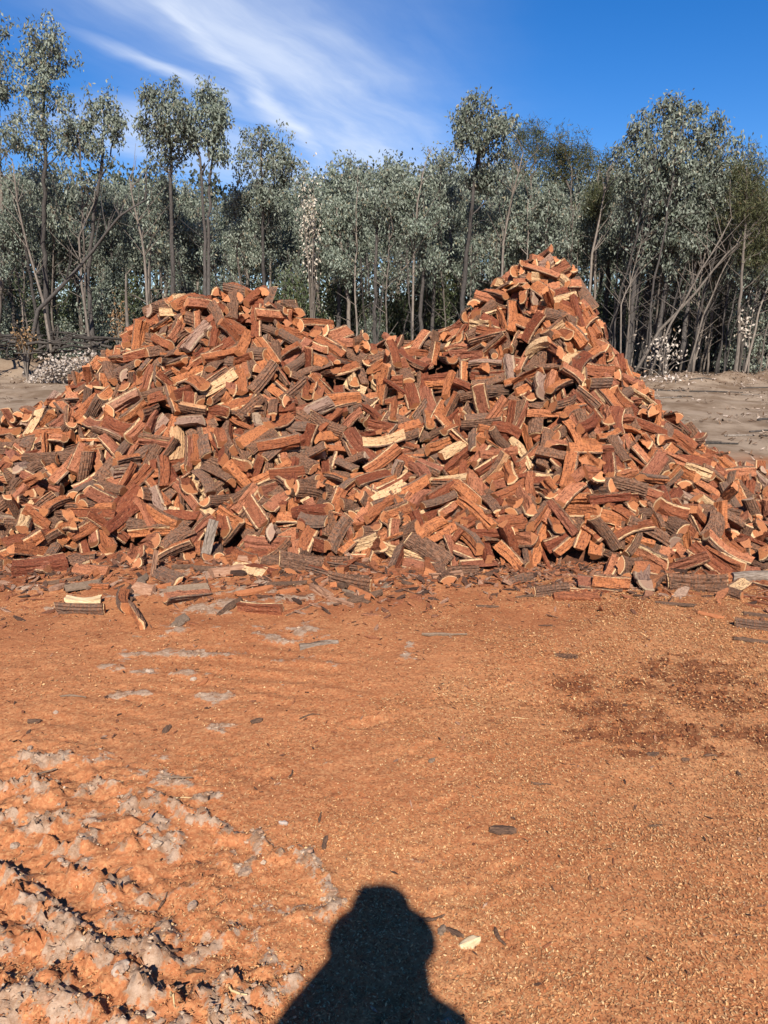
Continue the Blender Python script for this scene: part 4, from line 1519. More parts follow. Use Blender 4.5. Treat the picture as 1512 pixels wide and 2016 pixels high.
def ramp_mat(name, cols, rough=0.9):
    m, w, b = new_mat(name)
    rp = w.node('ShaderNodeValToRGB')
    e = rp.color_ramp.elements
    rp.color_ramp.interpolation = 'LINEAR'
    while len(e) < len(cols): e.new(0.5)
    for i, c in enumerate(cols):
        e[i].position = i / (len(cols) - 1); e[i].color = (*c, 1)
    w.l.new(w.attr('rnd'), rp.inputs[0])
    tc = w.node('ShaderNodeTexCoord')
    n = w.noise(tc.outputs['Object'], 90.0, 4, 0.7)
    c = w.mix(1.0, rp.outputs[0], w.mix(w.smooth(n, 0.3, 0.7), (0.55, 0.5, 0.48), (1.25, 1.2, 1.15)), 'MULTIPLY')
    w.l.new(c, b.inputs['Base Color'])
    b.inputs['Roughness'].default_value = rough
    bump(w, b, n, 0.6, 0.006)
    return m


M['flake'] = ramp_mat('bark_flake', [(0.05, 0.028, 0.02), (0.13, 0.07, 0.045), (0.26, 0.09, 0.04), (0.33, 0.13, 0.06), (0.36, 0.24, 0.17)])
M['chip'] = ramp_mat('sawdust_chip', [(0.34, 0.11, 0.04), (0.46, 0.18, 0.068), (0.55, 0.25, 0.10), (0.64, 0.36, 0.16), (0.74, 0.50, 0.26)])
M['crumb'] = ramp_mat('clay_crumb', [(0.30, 0.16, 0.095), (0.42, 0.27, 0.18), (0.52, 0.38, 0.26), (0.58, 0.45, 0.33)])


def scatter_litter():
    g = np.random.default_rng(303)
    # litter along the foot of the heap
    n = 5600
    x = g.uniform(-3.2, 3.4, n)
    yf = np.interp(x, FX, FY)
    y = yf - np.abs(g.normal(0, 0.34, n)) * (1 + 0.5 * (x < 0.3)) + 0.15
    keep = (y > 3.4)
    x, y = x[keep], y[keep]
    h, mud, damp = ground_fields(x, y)
    flakes('bark_litter', np.stack([x, y, h], 1), [M['flake']], (0.02, 0.11), 'loose bark flakes and splinters littering the foot of the heap', 'litter', 5)
    n = 190
    x = g.uniform(-2.9, 3.2, n); y = np.interp(x, FX, FY) - np.abs(g.normal(0, 0.30, n)) + 0.05
    h, mud, damp = ground_fields(x, y)
    flakes('bark_strips', np.stack([x, y, h + 0.008], 1), [M['flake']], (0.06, 0.17), 'broken bark strips and split shards heaped along the foot', 'litter', 15, 0.6, 0.35, 0.004, 0.012)
    # thin scatter over the yard
    n = 1500
    x = g.uniform(-2.6, 2.8, n); y = 1.3 + 3.4 * g.random(n) ** 0.8
    h, mud, damp = ground_fields(x, y)
    flakes('bark_crumbs', np.stack([x, y, h], 1), [M['flake']], (0.008, 0.035), 'small dark bark crumbs scattered over the sawdust', 'litter', 6)
    # damp clotted sawdust
    x = g.uniform(0.5, 2.6, 16000); y = g.uniform(2.6, 4.2, 16000)
    h, mud, damp = ground_fields(x, y)
    k = g.random(16000) < damp * 0.30
    M['dampchip'] = ramp_mat('damp_chip', [(0.07, 0.022, 0.012), (0.16, 0.05, 0.02), (0.32, 0.11, 0.04), (0.50, 0.22, 0.085)])
    flakes('damp_sawdust_clots', np.stack([x[k], y[k], h[k]], 1), [M['dampchip']], (0.008, 0.028), 'dark damp clotted sawdust patch', 'sawdust', 8, 0.8, 0.6, 0.003)
    # wood chips of the sawdust
    n = 380000
    y = 1.25 + 3.6 * g.random(n) ** 1.05; x = g.uniform(-1, 1, n) * (0.56 * y + 0.45) + 0.1
    h, mud, damp = ground_fields(x, y)
    dn = 0.10 + 0.90 * sst(x + 0.8 * fbm(x * 1.3, y * 1.3, 3, 401) + 0.75 * (2.7 - y), -0.7, 0.8)
    dn *= (1 - 0.85 * np.clip(mud * 1.3, 0, 1)) * (1 - 0.5 * damp) * (0.55 + 0.45 * sst(fbm(x * 3, y * 3, 3, 403), -.4, .4))
    k = g.random(n) < dn
    x, y, h = x[k], y[k], h[k]
    n = len(x)
    a = g.uniform(0, 6.28, n); tl = g.normal(0, 0.28, n)
    ln = g.uniform(0.0020, 0.0058, n)[:, None] * (1 + 0.35 * (y[:, None] > 3)); wd = ln * g.uniform(0.25, 0.5, n)[:, None]
    d = np.stack([np.cos(a) * np.cos(tl), np.sin(a) * np.cos(tl), np.sin(tl)], 1)
    s = np.stack([-np.sin(a), np.cos(a), g.normal(0, 0.35, n)], 1)
    P = np.stack([x, y, h + 0.0035 + np.abs(np.sin(tl)) * ln[:, 0]], 1)
    V = np.stack([P + d * ln + s * wd * .5, P - d * ln * .3 + s * wd, P - d * ln - s * wd * .3, P + d * ln * .3 - s * wd], 1).reshape(-1, 3)
    r = np.repeat(g.random(n), 4)
    me = np_mesh('sawdust_chips', V, np.arange(n * 4), np.arange(n) * 4, [M['chip']], None, False, {'rnd': r})
    tag(link('sawdust_chips', me), 'pale wood shavings strewn thickly over the orange sawdust', 'sawdust', None, 'stuff')
    # clay crumbs on the dried mud
    n = 44000
    x = np.concatenate([g.uniform(-2.2, 0.2, n), g.uniform(-2.6, 0.6, n // 2)]); y = np.concatenate([g.uniform(1.3, 3.0, n), g.uniform(3.0, 5.3, n // 2)])
    h, mud, damp = ground_fields(x, y)
    k = g.random(len(x)) < np.clip(mud, 0, 1) ** 2.0 * 0.42
    x, y, h = x[k], y[k], h[k]
    n = len(x)
    r0 = np.minimum(g.gamma(1.1, 0.0020, n) + 0.0016, 0.017)
    ph = (1 + 5 ** 0.5) / 2
    ico = np.array([(-1, ph, 0), (1, ph, 0), (-1, -ph, 0), (1, -ph, 0), (0, -1, ph), (0, 1, ph), (0, -1, -ph), (0, 1, -ph), (ph, 0, -1), (ph, 0, 1), (-ph, 0, -1), (-ph, 0, 1)]) / 1.9
    tri = [(0, 11, 5), (0, 5, 1), (0, 1, 7), (0, 7, 10), (0, 10, 11), (1, 5, 9), (5, 11, 4), (11, 10, 2), (10, 7, 6), (7, 1, 8),
           (3, 9, 4), (3, 4, 2), (3, 2, 6), (3, 6, 8), (3, 8, 9), (4, 9, 5), (2, 4, 11), (6, 2, 10), (8, 6, 7), (9, 8, 1)]
    axs = np.stack([g.uniform(.7, 1.5, n), g.uniform(.7, 1.5, n), g.uniform(.45, .9, n)], 1) * r0[:, None]
    V = (np.stack([x, y, h + r0 * 0.15], 1)[:, None, :] + ico[None] * axs[:, None, :] * g.uniform(.55, 1.35, (n, 12, 1))).reshape(-1, 3)
    b = (np.arange(n) * 12)[:, None]
    F = np.concatenate([b + np.array(t) for t in tri], 0)
    me = np_mesh('clay_crumbs', V, F.ravel(), np.arange(len(F)) * 3, [M['crumb']], None, False, {'rnd': np.repeat(g.random(n), 12)})
    tag(link('clay_crumbs', me), 'grey crumbs of dried clay on the churned mud', 'clay', None, 'stuff')
    # leaf litter on the clearing behind
    n = 2600
    px = np.concatenate([g.uniform(4.5, 14, 3000), g.uniform(-14, -8, 900), g.uniform(6, 16, 1800)]); y = np.concatenate([g.uniform(9, 24, 3000), g.uniform(15, 25, 900), g.normal(23.2, 0.8, 1800)])
    k = (fbm(px * .5, y * .5, 3, 501) > -0.05) | (np.arange(len(px)) > 3900)
    px, y = px[k], y[k]
    h, _, _ = ground_fields(px, y)
    M['litter'] = ramp_mat('leaf_litter', [(0.09, 0.055, 0.035), (0.2, 0.12, 0.07), (0.42, 0.33, 0.25), (0.60, 0.50, 0.42)])
    flakes('leaf_litter', np.stack([px, y, h], 1), [M['litter']], (0.04, 0.13), 'dry leaves and sticks littering the pale clearing', 'litter', 9, 0.2, 0.5, 0.02)


scatter_litter()


def twig(px, py, length, ang, rad, label, mat, name='twig', cat='stick', seed=0, bendy=0.12):
    g = random.Random(seed)
    p = gnd(px, py)
    n = 7
    d = Vector((math.cos(R(ang)), math.sin(R(ang)), 0)); s = Vector((-d.y, d.x, 0))
    c = g.uniform(-1, 1) * bendy * length
    pts, rd = [], []
    z0 = gz(p.x, p.y)
    for i in range(n):
        t = i / (n - 1)
        q = d * (t - .5) * length + s * (c * math.sin(math.pi * t) + g.uniform(-.02, .02) * length)
        hz = gz(p.x + q.x, p.y + q.y) - z0
        pts.append(Vector((q.x, q.y, max(hz, -0.004) + rad * 0.75)))
        rd.append(rad * (0.55 + 0.45 * math.sin(math.pi * min(1, t * 1.2 + .12))) * g.uniform(.85, 1.15))
    mb = MB(); mb.tube(pts, rd, 6)
    o = link(name, mb.mesh(name, [mat], False))
    o.location = (p.x, p.y, z0)
    return tag(o, label, cat)


def shard(px, py, length, width, ang, label, mat, name='bark_piece', cat='bark', seed=0, curl=0.2, thick=0.006):
    """a broken piece: jagged outline, real thickness, a little curl"""
    g = random.Random(seed)
    p = gnd(px, py)
    nx_, ny_ = 7, 3
    mb = MB()
    for lay in (1, 0):
        for i in range(nx_):
            for j in range(ny_):
                t, q = i / (nx_ - 1) - .5, j / (ny_ - 1) - .5
                e = 1 - 0.55 * abs(2 * t) ** 2.5
                gg = random.Random(seed * 999 + i * 7 + j)
                x = t * length * (1 + gg.uniform(-.08, .08)); y = q * width * e * gg.uniform(.7, 1.15)
                z = curl * width * (1 - (2 * q) ** 2) * 0.8 + gg.uniform(0, .2) * thick + (thick if lay else 0)
                mb.v.append((x, y, z))
    o_ = nx_ * ny_
    for i in range(nx_ - 1):
        for j in range(ny_ - 1):
            a = i * ny_ + j
            mb.f.append((a, a + ny_, a + ny_ + 1, a + 1)); mb.f.append((o_ + a, o_ + a + 1, o_ + a + ny_ + 1, o_ + a + ny_))
    for i in range(nx_ - 1):
        for j in (0, ny_ - 1):
            a = i * ny_ + j
            f = (a, o_ + a, o_ + a + ny_, a + ny_)
            mb.f.append(f if j == 0 else f[::-1])
    for j in range(ny_ - 1):
        for i in (0, nx_ - 1):
            a = i * ny_ + j
            f = (a, a + 1, o_ + a + 1, o_ + a)
            mb.f.append(f if i == 0 else f[::-1])
    mb.m = [0] * len(mb.f)
    o = link(name, mb.mesh(name, [mat], False))
    o.location = (p.x, p.y, gz(p.x, p.y) + 0.001)
    o.rotation_euler = (g.uniform(-.12, .12), g.uniform(-.1, .1), R(ang))
    return tag(o, label, cat)


def clod(px, py, r, label, mat, name='clay_clod', cat='clod', seed=0, sq=0.6):
    g = random.Random(seed)
    p = gnd(px, py)
    bm = bmesh.new()
    bmesh.ops.create_icosphere(bm, subdivisions=3, radius=1)
    k = [Vector((g.gauss(0, 1), g.gauss(0, 1), g.gauss(0, 1))).normalized() for _ in range(7)]
    w = [g.uniform(-.2, .25) for _ in k]
    r *= 0.62
    ax = (r * g.uniform(.9, 1.4), r * g.uniform(.7, 1.0), r * sq)
    for v in bm.verts:
        c = v.co.normalized()
        f = 1 + sum(wi * max(0, c.dot(ki)) ** 3 for wi, ki in zip(w, k)) + g.uniform(-.13, .13)
        v.co = Vector((c.x * ax[0], c.y * ax[1], c.z * ax[2])) * f
    me = bpy.data.meshes.new(name); bm.to_mesh(me); bm.free()
    me.materials.append(mat)
    o = link(name, me)
    o.location = (p.x, p.y, gz(p.x, p.y) + ax[2] * 0.12)
    o.rotation_euler = (0, 0, g.uniform(0, 6.28))
    return tag(o, label, cat)


M['darkbark'] = plain('dark_bark', (0.060, 0.034, 0.022), (0.19, 0.105, 0.062), 60.0, (1, 5, 1), 0.6, 0.004)
M['redwood'] = plain('red_offcut', (0.33, 0.105, 0.040), (0.48, 0.185, 0.075), 60.0, (1, 6, 1), 0.5, 0.003)
M['straw'] = plain('straw', (0.55, 0.38, 0.18), (0.70, 0.52, 0.28), 60.0, (1, 1, 1), 0.2, 0.002)
M['greystick'] = plain('grey_stick', (0.15, 0.098, 0.062), (0.29, 0.20, 0.135), 60.0, (1, 5, 5), 0.5, 0.003)
DB, GS, RW = M['darkbark'], M['greystick'], M['redwood']
for i, a in enumerate([
    (875, 1255, .24, -4, .010, 'dark knobbly stick lying alone on the sawdust below the saddle', GS),
    (1025, 1414, .075, -6, .002, 'short yellow straw on the open sawdust', M['straw']),
    (1065, 1548, .07, -3, .005, 'small dark stick on the open pale sawdust', DB),
    (850, 1812, .075, 12, .006, 'dark stick poking from the shadow of the hat', DB),
    (350, 1538, .11, -2, .004, 'grey stick lying on the hoof-like print in the mud', GS),
    (365, 1572, .12, 10, .003, 'curved yellow straw on the churned clay', M['straw']),
    (385, 1915, .05, 2, .006, 'fat dark chip of stick in the orange churned dirt', DB),
    (330, 1880, .06, -4, .006, 'dark stick bridging two mud ridges', DB),
    (75, 1530, .13, 42, .006, 'grey twig rising across the clay at the edge of the churned mud', GS),
    (572, 1520, .05, 82, .005, 'short dark stick pointing at the heap', DB),
    (630, 1610, .05, 85, .005, 'brown stick standing near the broken clay plate', DB),
    (320, 1770, .06, 80, .004, 'thin dark twig across the mud hollow', DB),
    (145, 1378, .11, 4, .005, 'thin brown twig on the left orange dirt', GS),
    (270, 1255, .05, 0, .004, 'tiny twig near the curved bark slab', GS),
    (610, 1410, .09, 22, .004, 'thin forked twig on the middle of the sawdust', DB),
    (1290, 1628, .05, 14, .005, 'small dark splinter alone on the right sawdust', DB),
    (1400, 1482, .05, -4, .006, 'dark splinter below the damp patch', DB),
    (985, 1848, .06, -70, .006, 'dark sliver beside the pale chip', DB),
    (340, 1990, .06, -60, .003, 'pale straw in the dirt at the foot of the mud ridge', M['straw']),
    (470, 1975, .05, -20, .003, 'pale straw beside the curved clay ridge', M['straw']),
]):
    twig(*a, seed=40 + i)
for i, a in enumerate([
    (925, 1862, .062, .032, 25, 'pale cream wood chip on the sawdust beside the hat shadow', M['palewood']),
    (1000, 1845, .030, .022, 70, 'small orange offcut beside the pale cream chip', RW),
    (895, 1842, .055, .020, -30, 'dark bark flake between the shadow and the pale chip', DB),
    (870, 1838, .035, .020, 60, 'grey bark scrap at the edge of the shadow', GS),
    (558, 1625, .030, .016, -10, 'white leaf-like flake on the orange sawdust', M['stone']),
    (990, 1640, .085, .045, -5, 'curled brown leaf-like bark pieces half sunk in sawdust', DB),
    (68, 1425, .055, .045, 5, 'square dark bark lump on the left orange dirt', DB),
    (328, 1435, .06, .03, 80, 'dark knotted bark scrap standing on the sawdust', DB),
    (505, 1417, .05, .03, 20, 'dark bark scrap near the thin forked twig', DB),
    (400, 1340, .07, .03, 70, 'orange-brown bark curl on the trodden dirt', RW),
    (960, 1195, .13, .03, -6, 'dark flat bark strip in front of the curved log', DB),
    (1040, 1175, .16, .035, 18, 'long dark bark strip sticking out of the litter', DB),
    (1330, 1195, .22, .05, -14, 'reddish bark strip lying in the litter under the right slope', DB),
    (1400, 1215, .14, .05, -26, 'orange-brown bark chip under the right slope', RW),
    (1480, 1262, .18, .05, -8, 'dark bark sheet at the right end of the litter', DB),
    (1500, 1215, .20, .06, -18, 'broad torn bark sheet at the right end of the litter', DB),
    (760, 1158, .10, .06, 60, 'grey-brown bark scrap standing in the litter below the saddle', GS),
    (800, 1150, .12, .06, -50, 'brown bark scrap fallen against the litter below the saddle', DB),
    (1350, 1490, .03, .02, 0, 'small red-brown clot below the damp patch', DB),
    (1285, 1480, .05, .03, 10, 'dark red clot of wet bark below the damp patch', DB),
    (850, 1500, .03, .02, 40, 'small grey flake on the middle sawdust', GS),
    (640, 1660, .06, .018, 85, 'narrow bark splinter near the white flake', DB),
]):
    shard(*a, seed=70 + i)
gg = random.Random(31)
for i in range(26):
    px = gg.uniform(120, 760); py = 1118 + abs(gg.gauss(0, 42))
    lb = 'broken bark slab lying in the crumbs before the low mound' if px < 560 else 'broken bark slab lying in the litter before the saddle'
    o = shard(px, py, gg.uniform(.10, .26), gg.uniform(.04, .09), gg.uniform(0, 180), lb, gg.choice([DB, DB, GS, RW]), seed=900 + i, curl=gg.uniform(.1, .5), thick=gg.uniform(.008, .018))
    o['group'] = lb
for i, a in enumerate([
    (295, 1322, .025, 'grey clay clod on the trodden dirt'), (380, 1335, .022, 'rounded grey stone-like clod beside the bark curl'),
    (110, 1408, .020, 'pale pebble-like clod on the left orange dirt'), (30, 1660, .026, 'grey clod beside the churned mud'),
    (120, 1705, .018, 'small clod in the hollow between mud ridges'), (378, 1785, .02, 'dark-sided clod alone in the orange hollow'),
    (240, 1940, .034, 'big clod on the crest of the main mud ridge'), (205, 1772, .024, 'flat clod at the end of a short mud ridge'),
    (250, 1870, .02, 'dark clod casting a shadow by the mud ridge'), (60, 1480, .022, 'clod at the corner of the grey clay strip'),
]):
    clod(*a, M['clod'], seed=500 + i)


# ------------------------------------------------------------------ brush, dead branches and leaning stems at the tree line
def build_edge():
    g = random.Random(88)
    # fallen dead-leafed branch on the left
    b = at(128, 735, 22.5); b.z = gz(b.x, b.y)
    root = empty('dead_branch', b)
    tag(root, 'fallen branch with cream dead leaves beside the low mound', 'branch')
    mb = MB()
    tips = []
    for k in range(26):
        p0 = Vector((0.9, 0.2, 0.15))
        e = Vector((g.uniform(-0.95, 0.85), g.uniform(-.5, .5), 0)); e.z = g.uniform(0.1, 1.0) * (1.0 - 0.25 * abs(e.x + .1)) * (0.55 + 0.55 * (e.x + 1) / 2)
        m = p0.lerp(e, 0.5) + Vector((0, 0, .12))
        mb.tube([p0, m, e], [.02, .012, .004], 4, cap=False); tips.append(e); tips.append(m.lerp(e, .5))
    link('branches', mb.mesh('branches', [M['sapling']], True), root)
    rg = np.random.default_rng(9)
    T = np.concatenate([np.array(t) + rg.normal(0, 1, (26, 3)) * np.array([.14, .14, .10]) for t in tips])
    T[:, 2] = np.abs(T[:, 2])
    link('leaves', leaf_mesh('leaves', T, M['deadleaf'], (0.07, 0.12), 0.62, 0.4, 0.9, 10), root)
    # cream and brown dead sprays
    for k, (px, py, d, w_, h_, n, mat, lab, nm) in enumerate([
        (610, 440, 26.2, .35, 1.4, 460, 'deadleaf', 'dead eucalyptus branch with cream leaves hanging in the stand above the saddle', 'dead_branch'),
        (1310, 690, 23.6, .6, .6, 200, 'deadleaf', 'cream dead leaves on fallen twigs beside the slope of the tall peak', 'dead_branch'),
        (1465, 640, 24, .18, .55, 130, 'deadleaf', 'hanging spray of cream dead leaves in the thicket', 'dead_branch'),
        (1330, 745, 22.5, .9, .12, 90, 'deadleaf', 'cream leaf scatter on the earth bank below the thicket', 'dead_branch'),
        (45, 668, 23.5, .28, .35, 260, 'brownleaf', 'tuft of yellow-brown dead leaves by the dark brush', 'dead_branch'),
        (235, 635, 25, .3, .6, 200, 'brownleaf', 'dry yellow grass-like tuft behind the low mound', 'dry_tuft'),
    ]):
        c = at(px, py, d)
        foot = gz(c.x, c.y)
        root = empty(nm, (c.x, c.y, foot))
        tag(root, lab, 'branch' if nm == 'dead_branch' else 'dry grass')
        rg = np.random.default_rng(60 + k)
        hz = c.z - foot
        P = rg.normal(0, 1, (n, 3)) * np.array([w_, w_, h_]) * 0.55 + np.array([0, 0, hz])
        P[:, 2] = np.maximum(P[:, 2], 0.03)
        mb = MB()
        for q in P[:14]:
            mb.tube([(0, 0, -0.05), (q[0] * .3, q[1] * .3, q[2] * .6), tuple(q)], [.02, .012, .004], 4, cap=False)
        link('branches', mb.mesh('branches', [M['sapling']], True), root)
        link('leaves', leaf_mesh('leaves', P, M[mat], (0.08, 0.13), 0.5, 0.7, 0.7, 61 + k), root)
    # dark fallen timber on the left
    for i in range(46):
        px = g.uniform(-60, 185); py = g.uniform(655, 700)
        d = 24.2 + g.uniform(-1.2, 2.2)
        c = at(px, py, d)
        ln = g.uniform(0.7, 2.6); a = g.uniform(-1.5, 1.5) + (math.pi if g.random() < .5 else 0); el = g.uniform(-.2, 1.1) * g.random() ** 1.5
        dv = Vector((math.cos(a) * math.cos(el), math.sin(a) * math.cos(el), math.sin(el)))
        pts = [dv * ln * (t - .5) + Vector((g.uniform(-.06, .06), g.uniform(-.06, .06), g.uniform(-.06, .06))) for t in (0, .25, .5, .75, 1)]
        r_ = g.uniform(.012, .055)
        mb = MB(); mb.tube(pts, [r_, r_ * .95, r_ * .85, r_ * .7, r_ * .4], 6)
        o = link('fallen_branch', mb.mesh('fallen_branch', [M['deadwood']], True))
        lowest = min((p.z for p in pts))
        o.location = (c.x, c.y, max(c.z, gz(c.x, c.y) - lowest))
        tag(o, 'dark dead branch lying in the brush heap at the left edge of the clearing', 'branch', 'fallen brush at the left')
    for i in range(26):     # sticks on the clearing
        right = i < 17
        px = g.uniform(1290, 1520) if right else g.uniform(-30, 120)
        py = g.uniform(725, 900) if right else g.uniform(685, 740)
        c = gnd(px, py)
        ln = g.uniform(.35, 1.5) * min(1, c.y / 18); a = g.uniform(-.6, .6)
        dv = Vector((math.cos(a), math.sin(a), 0))
        z0 = gz(c.x, c.y)
        pts = []
        for t in (0, .33, .66, 1):
            q = dv * ln * (t - .5) + Vector((g.uniform(-.05, .05), g.uniform(-.05, .05), 0))
            q.z = gz(c.x + q.x, c.y + q.y) - z0 + .012
            pts.append(q)
        r_ = g.uniform(.010, .028)
        mb = MB(); mb.tube(pts, [r_, r_, r_ * .8, r_ * .5], 6)
        o = link('fallen_branch', mb.mesh('fallen_branch', [M['deadwood'] if g.random() < .6 else M['sapling']], True))
        o.location = (c.x, c.y, z0)
        tag(o, 'dead stick lying on the pale earth beyond the right slope' if right else 'dead stick lying on the pale earth near the cream dead leaves', 'branch',
            'sticks on the right clearing' if right else 'sticks on the left clearing')
    # leaning and bowed stems
    for k, (path, d, r0, mat, lab) in enumerate([
        ([(40, 660), (75, 610), (130, 555), (185, 490), (235, 425), (285, 395)], 24.4, .075, 'trunk', 'dark leaning dead trunk rising out of the fallen brush'),
        ([(100, 640), (85, 590), (55, 490), (35, 400), (25, 320)], 24.6, .05, 'sapling', 'pale bent trunk leaning left above the fallen brush'),
        ([(175, 640), (160, 560), (155, 470), (185, 400)], 24.8, .05, 'sapling', 'bowed grey stem behind the fallen cream branch'),
        ([(292, 640), (288, 540), (280, 470), (262, 400), (255, 350)], 24.8, .05, 'sapling', 'slim pale trunk with a bend behind the low mound'),
        ([(248, 650), (249, 600), (248, 540)], 24.5, .075, 'sapling', 'snapped orange-brown stump pole behind the low mound'),
        ([(1240, 720), (1300, 650), (1370, 575), (1430, 500), (1500, 440)], 23.8, .055, 'sapling', 'long pale stem leaning right across the thicket'),
        ([(1275, 735), (1320, 640), (1365, 560), (1400, 500), (1440, 430)], 23.6, .04, 'sapling', 'pale leaning stem crossing under the long one'),
        ([(1225, 700), (1222, 600), (1240, 560), (1262, 480)], 23.9, .03, 'sapling', 'thin pale kinked stem beside the slope of the tall peak'),
        ([(1350, 735), (1385, 620), (1420, 540), (1460, 460)], 23.9, .035, 'sapling', 'slim grey stem leaning right near the earth bank'),
        ([(1160, 600), (1165, 500), (1182, 420), (1195, 340)], 25.5, .05, 'sapling', 'pale straight stem rising behind the tall peak'),
        ([(985, 600), (990, 480), (1010, 380), (1030, 300)], 26.5, .05, 'sapling', 'forked grey stem between the lone crown and the wattle'),
        ([(812, 640), (815, 500), (822, 400), (835, 330)], 26.2, .045, 'sapling', 'pale thin trunk rising behind the saddle'),
    ]):
        base = at(*path[0], d)
        zb = gz(base.x, base.y)
        pts = [Vector((0, 0, -0.1))]
        for (x, y) in path[1:]:
            q = at(x, y, d + g.uniform(-.1, .3)); pts.append(Vector((q.x - base.x, q.y - base.y, q.z - zb)))
        # resample smoothly
        fine = []
        for a_, b_ in zip(pts[:-1], pts[1:]):
            for t in (0, .5): fine.append(a_.lerp(b_, t) + Vector((g.uniform(-.02, .02), g.uniform(-.02, .02), 0)))
        fine.append(pts[-1])
        n = len(fine)
        mb = MB(); mb.tube(fine, [r0 * (1 - .7 * i / (n - 1)) for i in range(n)], 7)
        if n > 5:
            for j in range(16):
                i0 = g.randrange(int(n * .35), n)
                p = fine[i0]; ln = g.uniform(.4, 1.5)
                dv = Vector((g.uniform(-.7, .7), g.uniform(-.7, .7), g.uniform(.4, 1.0))).normalized()
                mb.tube([p, p + dv * ln * .5 + Vector((g.uniform(-.08, .08), 0, .03)), p + dv * ln], [r0 * .3, r0 * .2, .005], 4, cap=False)
        root = link('leaning_stem', mb.mesh('leaning_stem', [M['trunk' if mat == 'trunk' else 'sapling']], True))
        root.location = (base.x, base.y, zb)
        tag(root, lab, 'stem')


build_edge()


